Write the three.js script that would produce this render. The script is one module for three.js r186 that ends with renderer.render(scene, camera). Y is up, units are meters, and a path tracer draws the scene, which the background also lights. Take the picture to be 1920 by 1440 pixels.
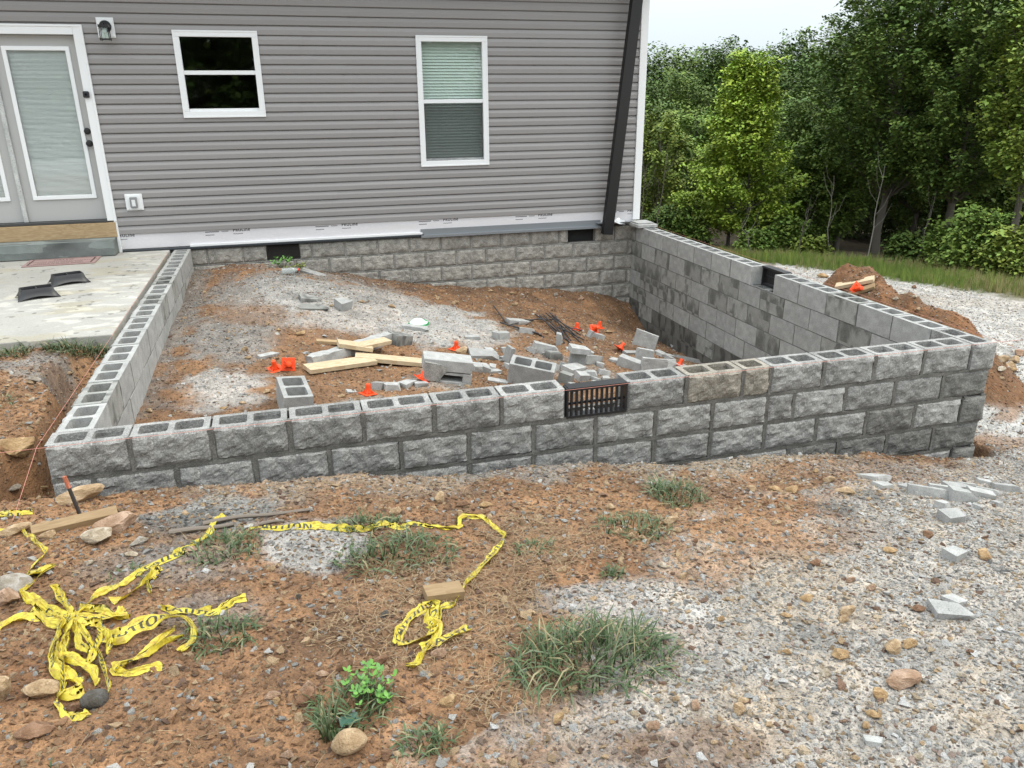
import * as THREE from 'three';
import { ConvexGeometry } from 'three/addons/geometries/ConvexGeometry.js';
import { RoundedBoxGeometry } from 'three/addons/geometries/RoundedBoxGeometry.js';
import { mergeGeometries, mergeVertices } from 'three/addons/utils/BufferGeometryUtils.js';

// ---------------------------------------------------------------- camera, sky, sun, exposure
const scene = new THREE.Scene();
const FPX = 1466.94, D = 5.831, B = 0.4064, WX = 15 * B;          // y = 0 is the top of the new block wall
const camera = new THREE.PerspectiveCamera(2 * Math.atan(720 / FPX) * 180 / Math.PI, 4 / 3, 0.05, 600);
camera.rotation.order = 'YXZ';
camera.position.set(1.3174, 1.6646, 9.9947);
camera.rotation.set(-0.351843, -0.276988, -0.008617);
camera.updateMatrixWorld(true);

const renderer = new THREE.WebGLRenderer({ antialias: true });
renderer.toneMapping = THREE.LinearToneMapping;
renderer.toneMappingExposure = 1.5;
renderer.shadowMap.enabled = true;
renderer.setSize(1024, 768);

// seeded randomness and noise
function rng(seed) { let a = seed >>> 0; return () => { a = (a + 0x6D2B79F5) | 0; let t = Math.imul(a ^ (a >>> 15), 1 | a); t = (t + Math.imul(t ^ (t >>> 7), 61 | t)) ^ t; return ((t ^ (t >>> 14)) >>> 0) / 4294967296; }; }
const hash = (x, y, s) => { let h = Math.imul(x, 374761393) + Math.imul(y, 668265263) + Math.imul(s, 2147483647 - 57); h = Math.imul(h ^ (h >>> 13), 1274126177); return ((h ^ (h >>> 16)) >>> 0) / 4294967296; };
function vn(x, y, s = 0, per = 0) {
  let xi = Math.floor(x), yi = Math.floor(y); const fx = x - xi, fy = y - yi;
  let x1 = xi + 1, y1 = yi + 1;
  if (per) { xi = ((xi % per) + per) % per; yi = ((yi % per) + per) % per; x1 = ((x1 % per) + per) % per; y1 = ((y1 % per) + per) % per; }
  const u = fx * fx * (3 - 2 * fx), v = fy * fy * (3 - 2 * fy);
  const a = hash(xi, yi, s), b = hash(x1, yi, s), c = hash(xi, y1, s), d = hash(x1, y1, s);
  return a + (b - a) * u + (c - a) * v + (a - b - c + d) * u * v;
}
function fbm(x, y, s = 0, oct = 4, per = 0) { let v = 0, a = 0.5, t = 0; for (let i = 0; i < oct; i++) { v += a * vn(x, y, s + i * 17, per); t += a; x *= 2; y *= 2; per *= 2; a *= 0.5; } return v / t; }
const clamp = (v, a = 0, b = 1) => Math.min(b, Math.max(a, v));
const sst = (a, b, v) => { const t = clamp((v - a) / (b - a)); return t * t * (3 - 2 * t); };
const lerp = (a, b, t) => a + (b - a) * t;

// overcast sky: pale, brighter overhead, faint cloud structure
{
  const W = 512, Hh = 256, d = new Float32Array(W * Hh * 4);
  for (let j = 0; j < Hh; j++) for (let i = 0; i < W; i++) {
    const el = ((j + 0.5) / Hh - 0.5) * Math.PI, s = Math.max(0, Math.sin(el));
    const c = fbm(i / W * 12, (j / Hh) * 14, 5, 5, 12) - 0.5, L = 0.60 + 1.4 * s + c * 0.14;
    const k = clamp(0.5 + c * 1.6), o = (j * W + i) * 4;
    d[o] = L * lerp(0.86, 0.97, k); d[o + 1] = L * lerp(0.98, 1.0, k); d[o + 2] = L * lerp(1.05, 1.01, k); d[o + 3] = 1;
    if (el < 0) { d[o] *= 0.9; d[o + 1] *= 0.9; d[o + 2] *= 0.9; }
  }
  const t = new THREE.DataTexture(d, W, Hh, THREE.RGBAFormat, THREE.FloatType);
  t.mapping = THREE.EquirectangularReflectionMapping; t.magFilter = THREE.LinearFilter; t.minFilter = THREE.LinearFilter; t.needsUpdate = true;
  scene.background = t; scene.environment = t;
}
const sun = new THREE.DirectionalLight(0xfff4e2, 1.1);
sun.position.set(3 + 16, 26, 3 + 5); sun.target.position.set(3, 0, 3);
sun.castShadow = true; sun.shadow.radius = 32; sun.shadow.mapSize.set(2048, 2048);
Object.assign(sun.shadow.camera, { left: -22, right: 22, top: 22, bottom: -22, near: 1, far: 80 });
scene.add(sun, sun.target);

// ---------------------------------------------------------------- naming helpers
const taken = new Map();
function numbered(n) { const k = taken.get(n) || 0; taken.set(n, k + 1); return k ? n + '_' + String(k).padStart(3, '0') : n; }
function shade(o) { o.castShadow = true; o.receiveShadow = true; return o; }
function part(name, geo, mat, parent) { const m = shade(new THREE.Mesh(geo, mat)); m.name = name; parent.add(m); return m; }
function tag(o, label, category, group) { o.userData.label = label; o.userData.category = category; if (group) o.userData.group = group; return o; }
function thing(name, label, category, group) { const g = new THREE.Group(); g.name = numbered(name); scene.add(g); return tag(g, label, category, group); }
function single(name, geo, mat, label, category, group) { const m = shade(new THREE.Mesh(geo, mat)); m.name = numbered(name); scene.add(m); return tag(m, label, category, group); }
function struct(name, geo, mat) { const m = shade(new THREE.Mesh(geo, mat)); m.name = numbered(name); m.userData.kind = 'structure'; scene.add(m); return m; }
const V = (x, y, z) => new THREE.Vector3(x, y, z);

// ---------------------------------------------------------------- geometry helpers
function boxUV(g, s = 1, ox = 0, oy = 0) {
  if (g.index) g = g.toNonIndexed();
  const p = g.attributes.position, uv = new Float32Array(p.count * 2), a = V(), b = V(), c = V();
  if (!g.attributes.normal) g.computeVertexNormals();
  for (let i = 0; i < p.count; i += 3) {
    a.fromBufferAttribute(p, i); b.fromBufferAttribute(p, i + 1); c.fromBufferAttribute(p, i + 2);
    const n = b.clone().sub(a).cross(c.clone().sub(a)), nx = Math.abs(n.x), ny = Math.abs(n.y), nz = Math.abs(n.z);
    [a, b, c].forEach((v, k) => {
      const q = ny >= nx && ny >= nz ? [v.x, v.z] : nx >= nz ? [v.z, v.y] : [v.x, v.y];
      uv[(i + k) * 2] = q[0] / s + ox; uv[(i + k) * 2 + 1] = q[1] / s + oy;
    });
  }
  g.setAttribute('uv', new THREE.BufferAttribute(uv, 2));
  return g;
}
function box(x0, x1, y0, y1, z0, z1, s = 1) { const g = new THREE.BoxGeometry(x1 - x0, y1 - y0, z1 - z0); g.translate((x0 + x1) / 2, (y0 + y1) / 2, (z0 + z1) / 2); return boxUV(g, s); }
function rbox(w, h, d, r = 0.003, s = 1) { return boxUV(new RoundedBoxGeometry(w, h, d, 1, r), s); }
function rboxAt(x0, x1, y0, y1, z0, z1, r = 0.003, s = 1) { const g = new RoundedBoxGeometry(x1 - x0, y1 - y0, z1 - z0, 1, r); g.translate((x0 + x1) / 2, (y0 + y1) / 2, (z0 + z1) / 2); return boxUV(g, s); }
function extrudeX(poly, x0, x1) { const g = new THREE.ExtrudeGeometry(new THREE.Shape(poly.map(p => new THREE.Vector2(-p[0], p[1]))), { depth: x1 - x0, bevelEnabled: false }); g.rotateY(Math.PI / 2); g.translate(x0, 0, 0); return g; }   // poly of [z, y]
function merge(list) { return mergeGeometries(list.map(g => { g = g.index ? g.toNonIndexed() : g; for (const k of Object.keys(g.attributes)) if (!['position', 'normal', 'uv'].includes(k)) g.deleteAttribute(k); if (!g.attributes.uv) g = boxUV(g); return g; })); }
function tube(pts, r0, r1, seg = 6) {                             // tapered tube through points
  const n = pts.length, pos = [], idx = [], uv = []; let ref = V(0.31, 0.2, 0.93).normalize(), len = 0;
  for (let i = 0; i < n; i++) {
    const t = pts[Math.min(n - 1, i + 1)].clone().sub(pts[Math.max(0, i - 1)]).normalize();
    const u = ref.clone().sub(t.clone().multiplyScalar(ref.dot(t))).normalize(), w = t.clone().cross(u), r = lerp(r0, r1, i / (n - 1));
    ref = u; if (i) len += pts[i].distanceTo(pts[i - 1]);
    for (let k = 0; k <= seg; k++) { const a = k / seg * Math.PI * 2; pos.push(pts[i].x + (u.x * Math.cos(a) + w.x * Math.sin(a)) * r, pts[i].y + (u.y * Math.cos(a) + w.y * Math.sin(a)) * r, pts[i].z + (u.z * Math.cos(a) + w.z * Math.sin(a)) * r); uv.push(k / seg, len); }
  }
  for (let i = 0; i < n - 1; i++) for (let k = 0; k < seg; k++) { const a = i * (seg + 1) + k, b = a + seg + 1; idx.push(a, b, a + 1, b, b + 1, a + 1); }
  for (const [row, flip] of [[0, 1], [n - 1, 0]]) for (let k = 1; k < seg - 1; k++) { const a = row * (seg + 1); flip ? idx.push(a, a + k + 1, a + k) : idx.push(a, a + k, a + k + 1); }
  const g = new THREE.BufferGeometry(); g.setAttribute('position', new THREE.Float32BufferAttribute(pos, 3)); g.setAttribute('uv', new THREE.Float32BufferAttribute(uv, 2)); g.setIndex(idx); g.computeVertexNormals(); return g;
}

// ---------------------------------------------------------------- pixel rays (1920 x 1440 photograph)
function ray(px, py) { return V((px - 960) / FPX, -(py - 720) / FPX, -1).normalize().applyQuaternion(camera.quaternion); }
function onY(px, py, y) { const d = ray(px, py), t = (y - camera.position.y) / d.y; return camera.position.clone().addScaledVector(d, t); }
function onZ(px, py, z) { const d = ray(px, py), t = (z - camera.position.z) / d.z; return camera.position.clone().addScaledVector(d, t); }
function onX(px, py, x) { const d = ray(px, py), t = (x - camera.position.x) / d.x; return camera.position.clone().addScaledVector(d, t); }
const _v = V();
function toPx(x, y, z) { _v.set(x, y, z).project(camera); return [(_v.x + 1) * 960, (1 - _v.y) * 720, _v.z]; }

// ---------------------------------------------------------------- terrain heights
function tps(P) {                                                   // thin-plate spline through [x, z, y]
  const n = P.length, m = n + 3, A = [], U = r2 => r2 > 1e-12 ? 0.5 * r2 * Math.log(r2) : 0;
  for (let i = 0; i < m; i++) A.push(new Float64Array(m + 1));
  for (let i = 0; i < n; i++) { for (let j = 0; j < n; j++) A[i][j] = U((P[i][0] - P[j][0]) ** 2 + (P[i][1] - P[j][1]) ** 2) + (i === j ? 0.02 : 0); A[i][n] = A[n][i] = 1; A[i][n + 1] = A[n + 1][i] = P[i][0]; A[i][n + 2] = A[n + 2][i] = P[i][1]; A[i][m] = P[i][2]; }
  for (let c = 0; c < m; c++) { let p = c; for (let r = c; r < m; r++) if (Math.abs(A[r][c]) > Math.abs(A[p][c])) p = r; [A[c], A[p]] = [A[p], A[c]]; for (let r = 0; r < m; r++) if (r !== c) { const f = A[r][c] / A[c][c]; if (f) for (let k = c; k <= m; k++) A[r][k] -= f * A[c][k]; } }
  const w = A.map((r, i) => r[m] / r[i]);
  return (x, z) => { let v = w[n] + w[n + 1] * x + w[n + 2] * z; for (let i = 0; i < n; i++) v += w[i] * U((x - P[i][0]) ** 2 + (z - P[i][1]) ** 2); return v; };
}
const outH = tps([
  [-1.2, 6.1, -0.16], [0, 6.05, -0.2], [0.41, 6.05, -0.24], [1.02, 6.05, -0.26], [1.5, 6.05, -0.3], [1.95, 6.05, -0.36], [2.57, 6.05, -0.4], [3.3, 6.05, -0.48], [4.07, 6.05, -0.545], [5.1, 6.05, -0.675], [6, 6.05, -0.81], [6.7, 5.9, -0.88],
  [-1, 7, -0.12], [0.5, 7, -0.18], [2, 7, -0.27], [3.5, 7, -0.37], [5, 7, -0.53], [6.5, 7, -0.72], [-1, 8.5, -0.05], [0.5, 8.5, -0.13], [2, 8.5, -0.18], [3.5, 8.5, -0.26], [5.5, 8.5, -0.42],
  [-2, 10.5, -0.02], [1.3, 10.5, -0.1], [4, 10.5, -0.2], [7, 10.5, -0.4], [-3, 15, 0], [2, 15, 0], [8, 15, -0.3], [-6, 7, 0],
  [7, 4.5, -0.9], [8, 3.5, -0.97], [9, 2.5, -1.02], [9.4, -1.7, -1.12], [10.3, -0.3, -1.12], [11.3, 1.5, -1.1], [7, 1, -0.98], [7, -1.5, -1.15], [8, 5.5, -0.9], [10, 4.5, -1.0], [13, 4, -1.1], [12.5, 0, -1.25], [14, -4, -1.7], [11, -6, -1.7], [16, 2, -1.5], [7, -6, -1.6], [10, 8, -0.6], [14, 9, -0.9],
  [-0.5, 4.7, -0.14], [-1.2, 4.2, -0.07], [-1, 3.78, -0.045], [-0.45, 3.8, -0.06], [-2, 3.8, -0.04], [-1, 5.3, -0.15], [-3, 5, -0.08], [-0.4, 5.6, -0.17], [-3, 2, -0.25], [-1, 1.5, -0.28], [-2, -3, -0.6], [3, -6, -1.3], [6.3, 3, -0.9], [6.3, 5, -0.85],
]);
const inH = tps([
  [0.2, 0, -0.26], [0.55, 0.1, -0.23], [1.04, 0.1, -0.23], [1.45, 0.1, -0.31], [2, 0.1, -0.43], [3, 0.1, -0.62], [4.1, 0.1, -0.77], [5.25, 0.1, -0.92], [5.8, 0.1, -1.06],
  [0.25, 1.3, -0.33], [0.25, 2.4, -0.31], [0.25, 3.2, -0.33], [0.25, 4.15, -0.37], [0.25, 5, -0.39], [0.8, 0.6, -0.14], [0.95, 1.2, -0.14], [1.5, 1.0, -0.2], [1.25, 1.9, -0.25], [2.2, 1.2, -0.4], [0.75, 2.3, -0.28], [0.9, 3, -0.33], [1.5, 3, -0.41], [2.2, 2.6, -0.5],
  [3, 1.5, -0.62], [3.2, 3, -0.66], [4.2, 2, -0.82], [4.3, 3.5, -0.86], [5.2, 2, -1.05], [5.75, 0.5, -1.25], [5.75, 1.4, -1.28], [5.75, 2.5, -1.22], [5.75, 3.5, -1.16], [5.2, 4.5, -1.04], [4, 4.9, -0.86], [2.5, 4.8, -0.6], [1.2, 4.8, -0.43], [5.75, 5.3, -1.15], [0.25, 5.5, -0.41],
]);
const inside = (x, z) => x > 0.1 && x < WX - 0.1 && z > -0.1 && z < D - 0.1;
const gauss = (x, z, cx, cz, sx, sz) => Math.exp(-(((x - cx) / sx) ** 2 + ((z - cz) / sz) ** 2));
function baseH(x, z) {
  if (inside(x, z)) {
    let y = inH(x, z);
    y -= 0.1 * sst(0.35, 0.12, WX - 0.2 - x) * 0.5;
    return y;
  }
  const r = Math.hypot(x - 5, z - 4);
  let y = 0;
  if (r < 30) y = outH(x, z);
  const az = sst(-0.2, 0.5, (x - 5) / (r + 1e-6) - 0.6 * (z - 4) / (r + 1e-6));      // towards the woods the land drops into a valley and rises again
  const far = lerp(lerp(-0.2, -0.6, sst(12, 30, r)), -1.5 - 4.2 * sst(12, 40, r) + 7 * sst(50, 140, r), az);
  y = lerp(y, far, sst(11, 24, r));
  if (r < 16) {
    // spoil heap beyond the right wall
    const hp = 0.78 * gauss(x, z, 7.05, 3.05, 0.55, 0.5) + 0.66 * gauss(x, z, 7.0, 3.9, 0.52, 0.6) + 0.56 * gauss(x, z, 6.95, 4.7, 0.48, 0.48) + 0.08 * gauss(x, z, 7.0, 5.3, 0.4, 0.3) + 0.12 * gauss(x, z, 7.5, 5.5, 0.4, 0.2);
    y += hp * (0.94 + 0.14 * vn(x * 5, z * 5, 3)) * sst(6.12, 6.5, x);
    // narrow gap dug along the front wall, wider pit at the left corner and beside the left wall
    if (x > -0.6 && x < 6.5 && z > D - 0.2) { const w = D + 0.03 + 0.12 * fbm(x * 1.7, 1.5, 9, 3); y -= 0.3 * sst(w + 0.07, w, z) * sst(-0.35, -0.1, x) * sst(6.2, 6.09, x); }
    if (z > 3.6 && z < 6.2 && x < 0.12) { const w = -0.06 - 0.26 * fbm(z * 2.2, 3.5, 19, 3) - 0.12 * sst(5.2, 5.7, z); y -= 0.36 * sst(w - 0.14, w, x) * sst(6.02, 5.9, z) * sst(3.7, 4.3, z); }
    y += 0.07 * gauss(x, z, -0.75, 4.35, 0.25, 0.22) + 0.04 * gauss(x, z, -1.1, 4.1, 0.2, 0.2);
    // mortar and spoil heaps in the foreground
    y += 0.05 * gauss(x, z, 0.6, 6.45, 0.24, 0.15) + 0.035 * gauss(x, z, 1.2, 6.62, 0.3, 0.2);
    if (x < 0.1 && x > -6 && z > 0 && z < 3.6) y = Math.min(y, -0.12);   // under the patio slab
  }
  return y;
}
function micro(x, z) {
  const r = Math.hypot(x - 2.5, z - 5.5), k = r > 14 ? 0 : 1;
  if (!k) return (fbm(x * 0.3, z * 0.3, 41, 3) - 0.5) * 0.5;
  const heap = gauss(x, z, 6.95, 3.8, 0.7, 1.3);
  return (fbm(x * 3, z * 3, 1, 3) - 0.5) * 0.05 + (fbm(x * 14, z * 14, 2, 3) - 0.5) * (0.026 + 0.06 * heap) + Math.max(0, vn(x * 40, z * 40, 6) - 0.55) * 0.014;
}
const H = (x, z) => baseH(x, z) + micro(x, z);
function ground(px, py) {
  const d = ray(px, py), o = camera.position; let t = 1, prev = 1;
  for (; t < 120; t += 0.06 + t * 0.004) { if (o.y + d.y * t < H(o.x + d.x * t, o.z + d.z * t)) break; prev = t; }
  for (let i = 0; i < 14; i++) { const m = (prev + t) / 2; if (o.y + d.y * m < H(o.x + d.x * m, o.z + d.z * m)) t = m; else prev = m; }
  return V(o.x + d.x * t, o.y + d.y * t, o.z + d.z * t);
}
const scaleAt = p => p.distanceTo(camera.position) / FPX;        // metres per photograph pixel at p

// ---------------------------------------------------------------- ground colours by zone
const C = {
  soil: [0.26, 0.142, 0.072], brown: [0.185, 0.103, 0.055], clay: [0.36, 0.20, 0.10], grit: [0.43, 0.405, 0.375], white: [0.50, 0.49, 0.475], mortar: [0.27, 0.265, 0.255], dark: [0.13, 0.128, 0.122],
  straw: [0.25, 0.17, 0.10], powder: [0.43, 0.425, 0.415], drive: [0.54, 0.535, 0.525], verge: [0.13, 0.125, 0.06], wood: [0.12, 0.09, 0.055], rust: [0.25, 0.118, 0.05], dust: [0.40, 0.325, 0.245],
};
const blobs = [];
function blob(px, py, rx, ry, kind, k = 1) { const c = ground(px, py), a = ground(px + rx, py), b = ground(px, py - ry), e = ground(px, py + ry); blobs.push({ x: c.x, z: (b.z + e.z) / 2, rx: Math.abs(a.x - c.x) + 0.02, rz: Math.abs(b.z - e.z) / 2 + 0.02, kind, k }); }
// yard in front
blob(420, 1300, 420, 130, 'soil'); blob(160, 1000, 150, 60, 'clay', 0.6); blob(100, 1130, 120, 50, 'clay', 0.5); blob(560, 1330, 70, 40, 'clay', 0.45); blob(60, 1270, 70, 60, 'rust', 0.5);
blob(400, 965, 130, 40, 'mortar'); blob(345, 985, 90, 26, 'dark', 0.8); blob(590, 1020, 100, 45, 'powder', 0.9); blob(360, 1050, 110, 40, 'mortar', 0.5);
blob(700, 900, 330, 24, 'dust', 0.6); blob(1000, 885, 150, 16, 'mortar', 0.8); blob(1350, 880, 300, 22, 'dust', 0.9); blob(1650, 875, 160, 16, 'mortar', 0.4);
blob(1080, 940, 140, 28, 'clay', 0.55); blob(1250, 980, 150, 55, 'clay', 0.7); blob(1420, 1005, 150, 60, 'clay', 0.75); blob(1340, 1065, 110, 40, 'clay', 0.6); blob(1500, 1080, 120, 40, 'dust', 0.6); blob(1420, 1330, 160, 60, 'dust', 0.5); blob(1150, 1060, 60, 22, 'rust', 0.6);
blob(1500, 960, 60, 22, 'rust', 0.35); blob(1180, 1130, 140, 45, 'white', 0.7); blob(1510, 1200, 100, 42, 'mortar', 0.75); blob(1310, 1145, 50, 22, 'powder', 0.8);
blob(1340, 1400, 170, 50, 'brown', 0.65); blob(1080, 1420, 140, 36, 'soil', 0.4); blob(1570, 950, 40, 12, 'dark', 0.8); blob(1620, 925, 40, 12, 'dark', 0.8); blob(1870, 830, 60, 20, 'soil', 0.7); blob(1890, 780, 30, 12, 'soil', 0.7);
blob(820, 1150, 180, 110, 'straw', 0.6); blob(1000, 1020, 130, 60, 'straw', 0.6); blob(950, 1280, 150, 60, 'straw', 0.45); blob(640, 1180, 100, 50, 'brown', 0.5); blob(230, 1060, 90, 30, 'mortar', 0.35); blob(400, 1150, 110, 40, 'mortar', 0.45);
// left of the wall
blob(60, 690, 90, 26, 'mortar', 0.8); blob(150, 690, 60, 20, 'straw', 0.6); blob(120, 740, 100, 30, 'soil', 0.6); blob(30, 800, 60, 40, 'clay', 0.35);
// inside the foundation
const insideFrom = blobs.length;
blob(520, 545, 150, 40, 'mortar', 0.85); blob(450, 590, 70, 35, 'soil', 0.5); blob(700, 590, 200, 56, 'white', 0.8); blob(860, 620, 110, 40, 'white', 0.8); blob(600, 530, 150, 28, 'mortar', 0.7); blob(440, 640, 95, 50, 'mortar', 0.85); blob(420, 730, 80, 36, 'white', 0.8); blob(320, 620, 45, 110, 'mortar', 0.7);
blob(480, 590, 60, 20, 'soil', 0.6); blob(620, 640, 110, 24, 'soil', 0.85); blob(440, 505, 45, 14, 'rust', 0.6); blob(720, 525, 130, 14, 'brown', 0.8); blob(900, 540, 220, 18, 'brown', 0.8); blob(740, 760, 110, 20, 'grit', 0.5); blob(820, 715, 60, 20, 'grit', 0.6); blob(1060, 690, 80, 26, 'grit', 0.35);
const fgEdge = [ground(800, 1440), ground(960, 1330), ground(1150, 1150), ground(1230, 1060), ground(1500, 920), ground(1760, 868)];
function side(poly, x, z) { let best = 1e9, s = 0; for (let i = 0; i < poly.length - 1; i++) { const a = poly[i], b = poly[i + 1], dx = b.x - a.x, dz = b.z - a.z, t = clamp(((x - a.x) * dx + (z - a.z) * dz) / (dx * dx + dz * dz)), qx = a.x + dx * t - x, qz = a.z + dz * t - z, d = Math.hypot(qx, qz); if (d < best) { best = d; s = Math.sign(dx * (z - a.z) - dz * (x - a.x)); } } return best * s; }
const vergeEdge = [V(5, 0, -14), V(8.1, 0, -4.5), V(9.4, 0, -1.7), V(10.3, 0, -0.3), V(11.3, 0, 1.5), V(12.6, 0, 4), V(16, 0, 9), V(22, 0, 16)];
function zone(x, z) {
  const n1 = fbm(x * 1.3, z * 1.3, 51, 4) - 0.5, n2 = fbm(x * 6, z * 6, 52, 4) - 0.5, n3 = vn(x * 45, z * 45, 53) - 0.5;
  let col, g = 0, straw = 0, grass = 0, isIn = inside(x, z);
  const mix = (k, t0) => { const t = clamp(t0) * (k === 'straw' ? 0.35 : 1), q = C[k]; col = [lerp(col[0], q[0], t), lerp(col[1], q[1], t), lerp(col[2], q[2], t)]; const gw = { grit: 0.8, white: 1, drive: 0.8, mortar: 0.3, powder: 0.18, dust: 0.5, clay: 0.22, soil: 0.12, brown: 0.08, rust: 0.12 }[k] ?? 0; g = lerp(g, gw, t); if (k === 'straw') straw = Math.max(straw, clamp(t0)); };
  if (isIn) { col = [...C.brown]; g = 0.12; mix('soil', 0.6 + n1 * 2); mix('clay', 0.06 + n2 * 0.8); }
  else {
    col = [...C.soil]; g = 0.15; mix('brown', 0.4 + n1 * 2.2); mix('clay', n2 * 1.2 + 0.12);
    if (z > 5.6) { const s = side(fgEdge, x, z); mix('grit', sst(-0.25, 0.55, s + n1 * 1.1 + n2 * 0.7) * 0.95); if (s > 0) { mix('dust', sst(0.04, 0.3, n2 + n1 * 0.4) * 0.6); mix('white', sst(0.0, 0.25, -n2) * 0.5); } }
    if (x > 6.05 && z <= 7) { const heap = clamp(1.6 * (gauss(x, z, 7, 3.0, 0.62, 0.75) + gauss(x, z, 6.95, 4.1, 0.6, 0.75) + 0.6 * gauss(x, z, 7.0, 5.05, 0.35, 0.35) + 0.35 * gauss(x, z, 7.6, 5.3, 0.5, 0.25)) + n2 * 0.5); mix('drive', sst(6.1, 6.5, x) * sst(7, 5.9, z)); mix('dust', clamp(n1 + 0.1)); mix('rust', sst(0.35, 0.7, heap)); mix('brown', sst(0.35, 0.7, heap) * clamp(0.5 + n2 * 3)); }
    const v = side(vergeEdge, x, z);
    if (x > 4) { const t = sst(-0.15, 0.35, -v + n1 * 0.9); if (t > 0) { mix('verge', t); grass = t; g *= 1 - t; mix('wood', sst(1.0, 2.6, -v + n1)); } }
    if (x < 4 && z < -1 || Math.hypot(x - 3, z - 4) > 22) mix('verge', 0.9);
    if (z > 11) mix('drive', sst(11, 12.5, z) * 0.6);
  }
  for (let i = 0; i < blobs.length; i++) {
    if ((i >= insideFrom) !== isIn) continue; const b = blobs[i];
    const e = Math.hypot((x - b.x) / b.rx, (z - b.z) / b.rz); if (e > 1.8) continue;
    mix(b.kind, b.k * sst(1.15, 0.65, e + n2 * 1.1 + n1 * 0.3));
  }
  const v = 1 + n2 * 0.5 + n3 * 0.35;
  return { c: [col[0] * v, col[1] * v, col[2] * v], g, straw, grass };
}

// ---------------------------------------------------------------- procedural textures
function tex(n, f, srgb = true) {
  const d = new Uint8Array(n * n * 4);
  for (let j = 0; j < n; j++) for (let i = 0; i < n; i++) { const c = f(i / n, j / n), o = (j * n + i) * 4; if (typeof c === 'number') d[o] = d[o + 1] = d[o + 2] = clamp(c) * 255; else { d[o] = clamp(c[0]) * 255; d[o + 1] = clamp(c[1]) * 255; d[o + 2] = clamp(c[2]) * 255; } d[o + 3] = 255; }
  const t = new THREE.DataTexture(d, n, n); t.wrapS = t.wrapT = THREE.RepeatWrapping; t.magFilter = THREE.LinearFilter; t.minFilter = THREE.LinearMipmapLinearFilter; t.generateMipmaps = true; if (srgb) t.colorSpace = THREE.SRGBColorSpace; t.needsUpdate = true; return t;
}
function canvasTex(w, h, draw) { const c = document.createElement('canvas'); c.width = w; c.height = h; draw(c.getContext('2d'), w, h); const t = new THREE.CanvasTexture(c); t.colorSpace = THREE.SRGBColorSpace; t.wrapS = t.wrapT = THREE.RepeatWrapping; return t; }
const speck = tex(512, (u, v) => { const a = fbm(u * 8, v * 8, 1, 4, 8), b = vn(u * 128, v * 128, 2, 128), c = vn(u * 256, v * 256, 3, 256), pit = sst(0.86, 0.97, vn(u * 90, v * 90, 4, 90)); const g = 0.86 + (a - 0.5) * 0.18 + (b - 0.5) * 0.12 + (c - 0.5) * 0.14 - pit * 0.25; return [g, g * 0.998, g * 0.99]; });
const speckBump = tex(512, (u, v) => 0.5 + (vn(u * 160, v * 160, 2, 160) - 0.5) * 0.5 + (vn(u * 64, v * 64, 8, 64) - 0.5) * 0.3 - sst(0.84, 0.95, vn(u * 90, v * 90, 4, 90)) * 0.4, false);
const splitBump = tex(512, (u, v) => { let s = 0, a = 0.5, f = 12; for (let i = 0; i < 4; i++) { s += a * (1 - Math.abs(2 * vn(u * f + v * 1.0 * 0, v * f, 60 + i, f) - 1)); f *= 2; a *= 0.55; } return s * 0.95; }, false);
const splitMap = tex(512, (u, v) => { const a = fbm(u * 6, v * 6, 71, 5, 6), b = vn(u * 120, v * 120, 72, 120), c = sst(0.75, 0.9, vn(u * 70, v * 70, 73, 70)); const g = 0.82 + (a - 0.5) * 0.36 + (b - 0.5) * 0.3 + c * 0.16; return [g, g * 0.995, g * 0.985]; });
const dampTex = [0, 1, 2].map(k => tex(256, (u, v) => { const a = fbm(u * 8, v * 8, 1 + k, 4, 8), b = vn(u * 128, v * 128, 2, 128), w = sst(0.46, 0.68, fbm(u * 4, v * 2, 80 + k * 7, 5, 4)); const g = 0.86 + (a - 0.5) * 0.16 + (b - 0.5) * 0.16 - w * 0.24; return [g, g * 0.995, g * 0.98]; }));
const soilMap = tex(1024, (u, v) => { const a = fbm(u * 10, v * 10, 21, 5, 10), b = vn(u * 120, v * 120, 22, 120), c = vn(u * 260, v * 260, 23, 260), p = sst(0.8, 0.86, vn(u * 70, v * 70, 24, 70)), q = sst(0.82, 0.9, vn(u * 140, v * 140, 25, 140)); let g = 0.78 + (a - 0.5) * 0.26 + (b - 0.5) * 0.12 + (c - 0.5) * 0.22; g += p * 0.03 + q * 0.09; return [g, g * 0.985, g * 0.965]; });
const soilBump = tex(1024, (u, v) => fbm(u * 40, v * 40, 31, 4, 40) * 0.7 + sst(0.7, 0.9, vn(u * 110, v * 110, 32, 110)) * 0.3, false);
function woodTex(seed, base, dark, knots) { return canvasTex(512, 128, (c, w, h) => { const im = c.createImageData(w, h); const kn = knots.map(k => [k[0] * w, k[1] * h, k[2]]); for (let y = 0; y < h; y++) for (let x = 0; x < w; x++) { let yy = y, kd = 0; for (const [kx, ky, kr] of kn) { const dx = (x - kx) * 0.35, dy = y - ky, d = Math.hypot(dx, dy); yy += Math.sign(dy || 1) * kr * 1.6 * Math.exp(-d / (kr * 1.8)); kd = Math.max(kd, sst(kr, kr * 0.6, Math.hypot(x - kx, dy * 1.3))); } const g = fbm(x * 0.006, yy * 0.16, seed, 4), f = vn(x * 0.03, yy * 0.9, seed + 9); let t = clamp((Math.abs(((g * 7) % 1) - 0.5) * 1.3) * 0.6 + f * 0.3); t = Math.max(t, kd); const o = (y * w + x) * 4; for (let k = 0; k < 3; k++) im.data[o + k] = lerp(base[k], dark[k], t) * 255; im.data[o + 3] = 255; } c.putImageData(im, 0, 0); }); }
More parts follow.
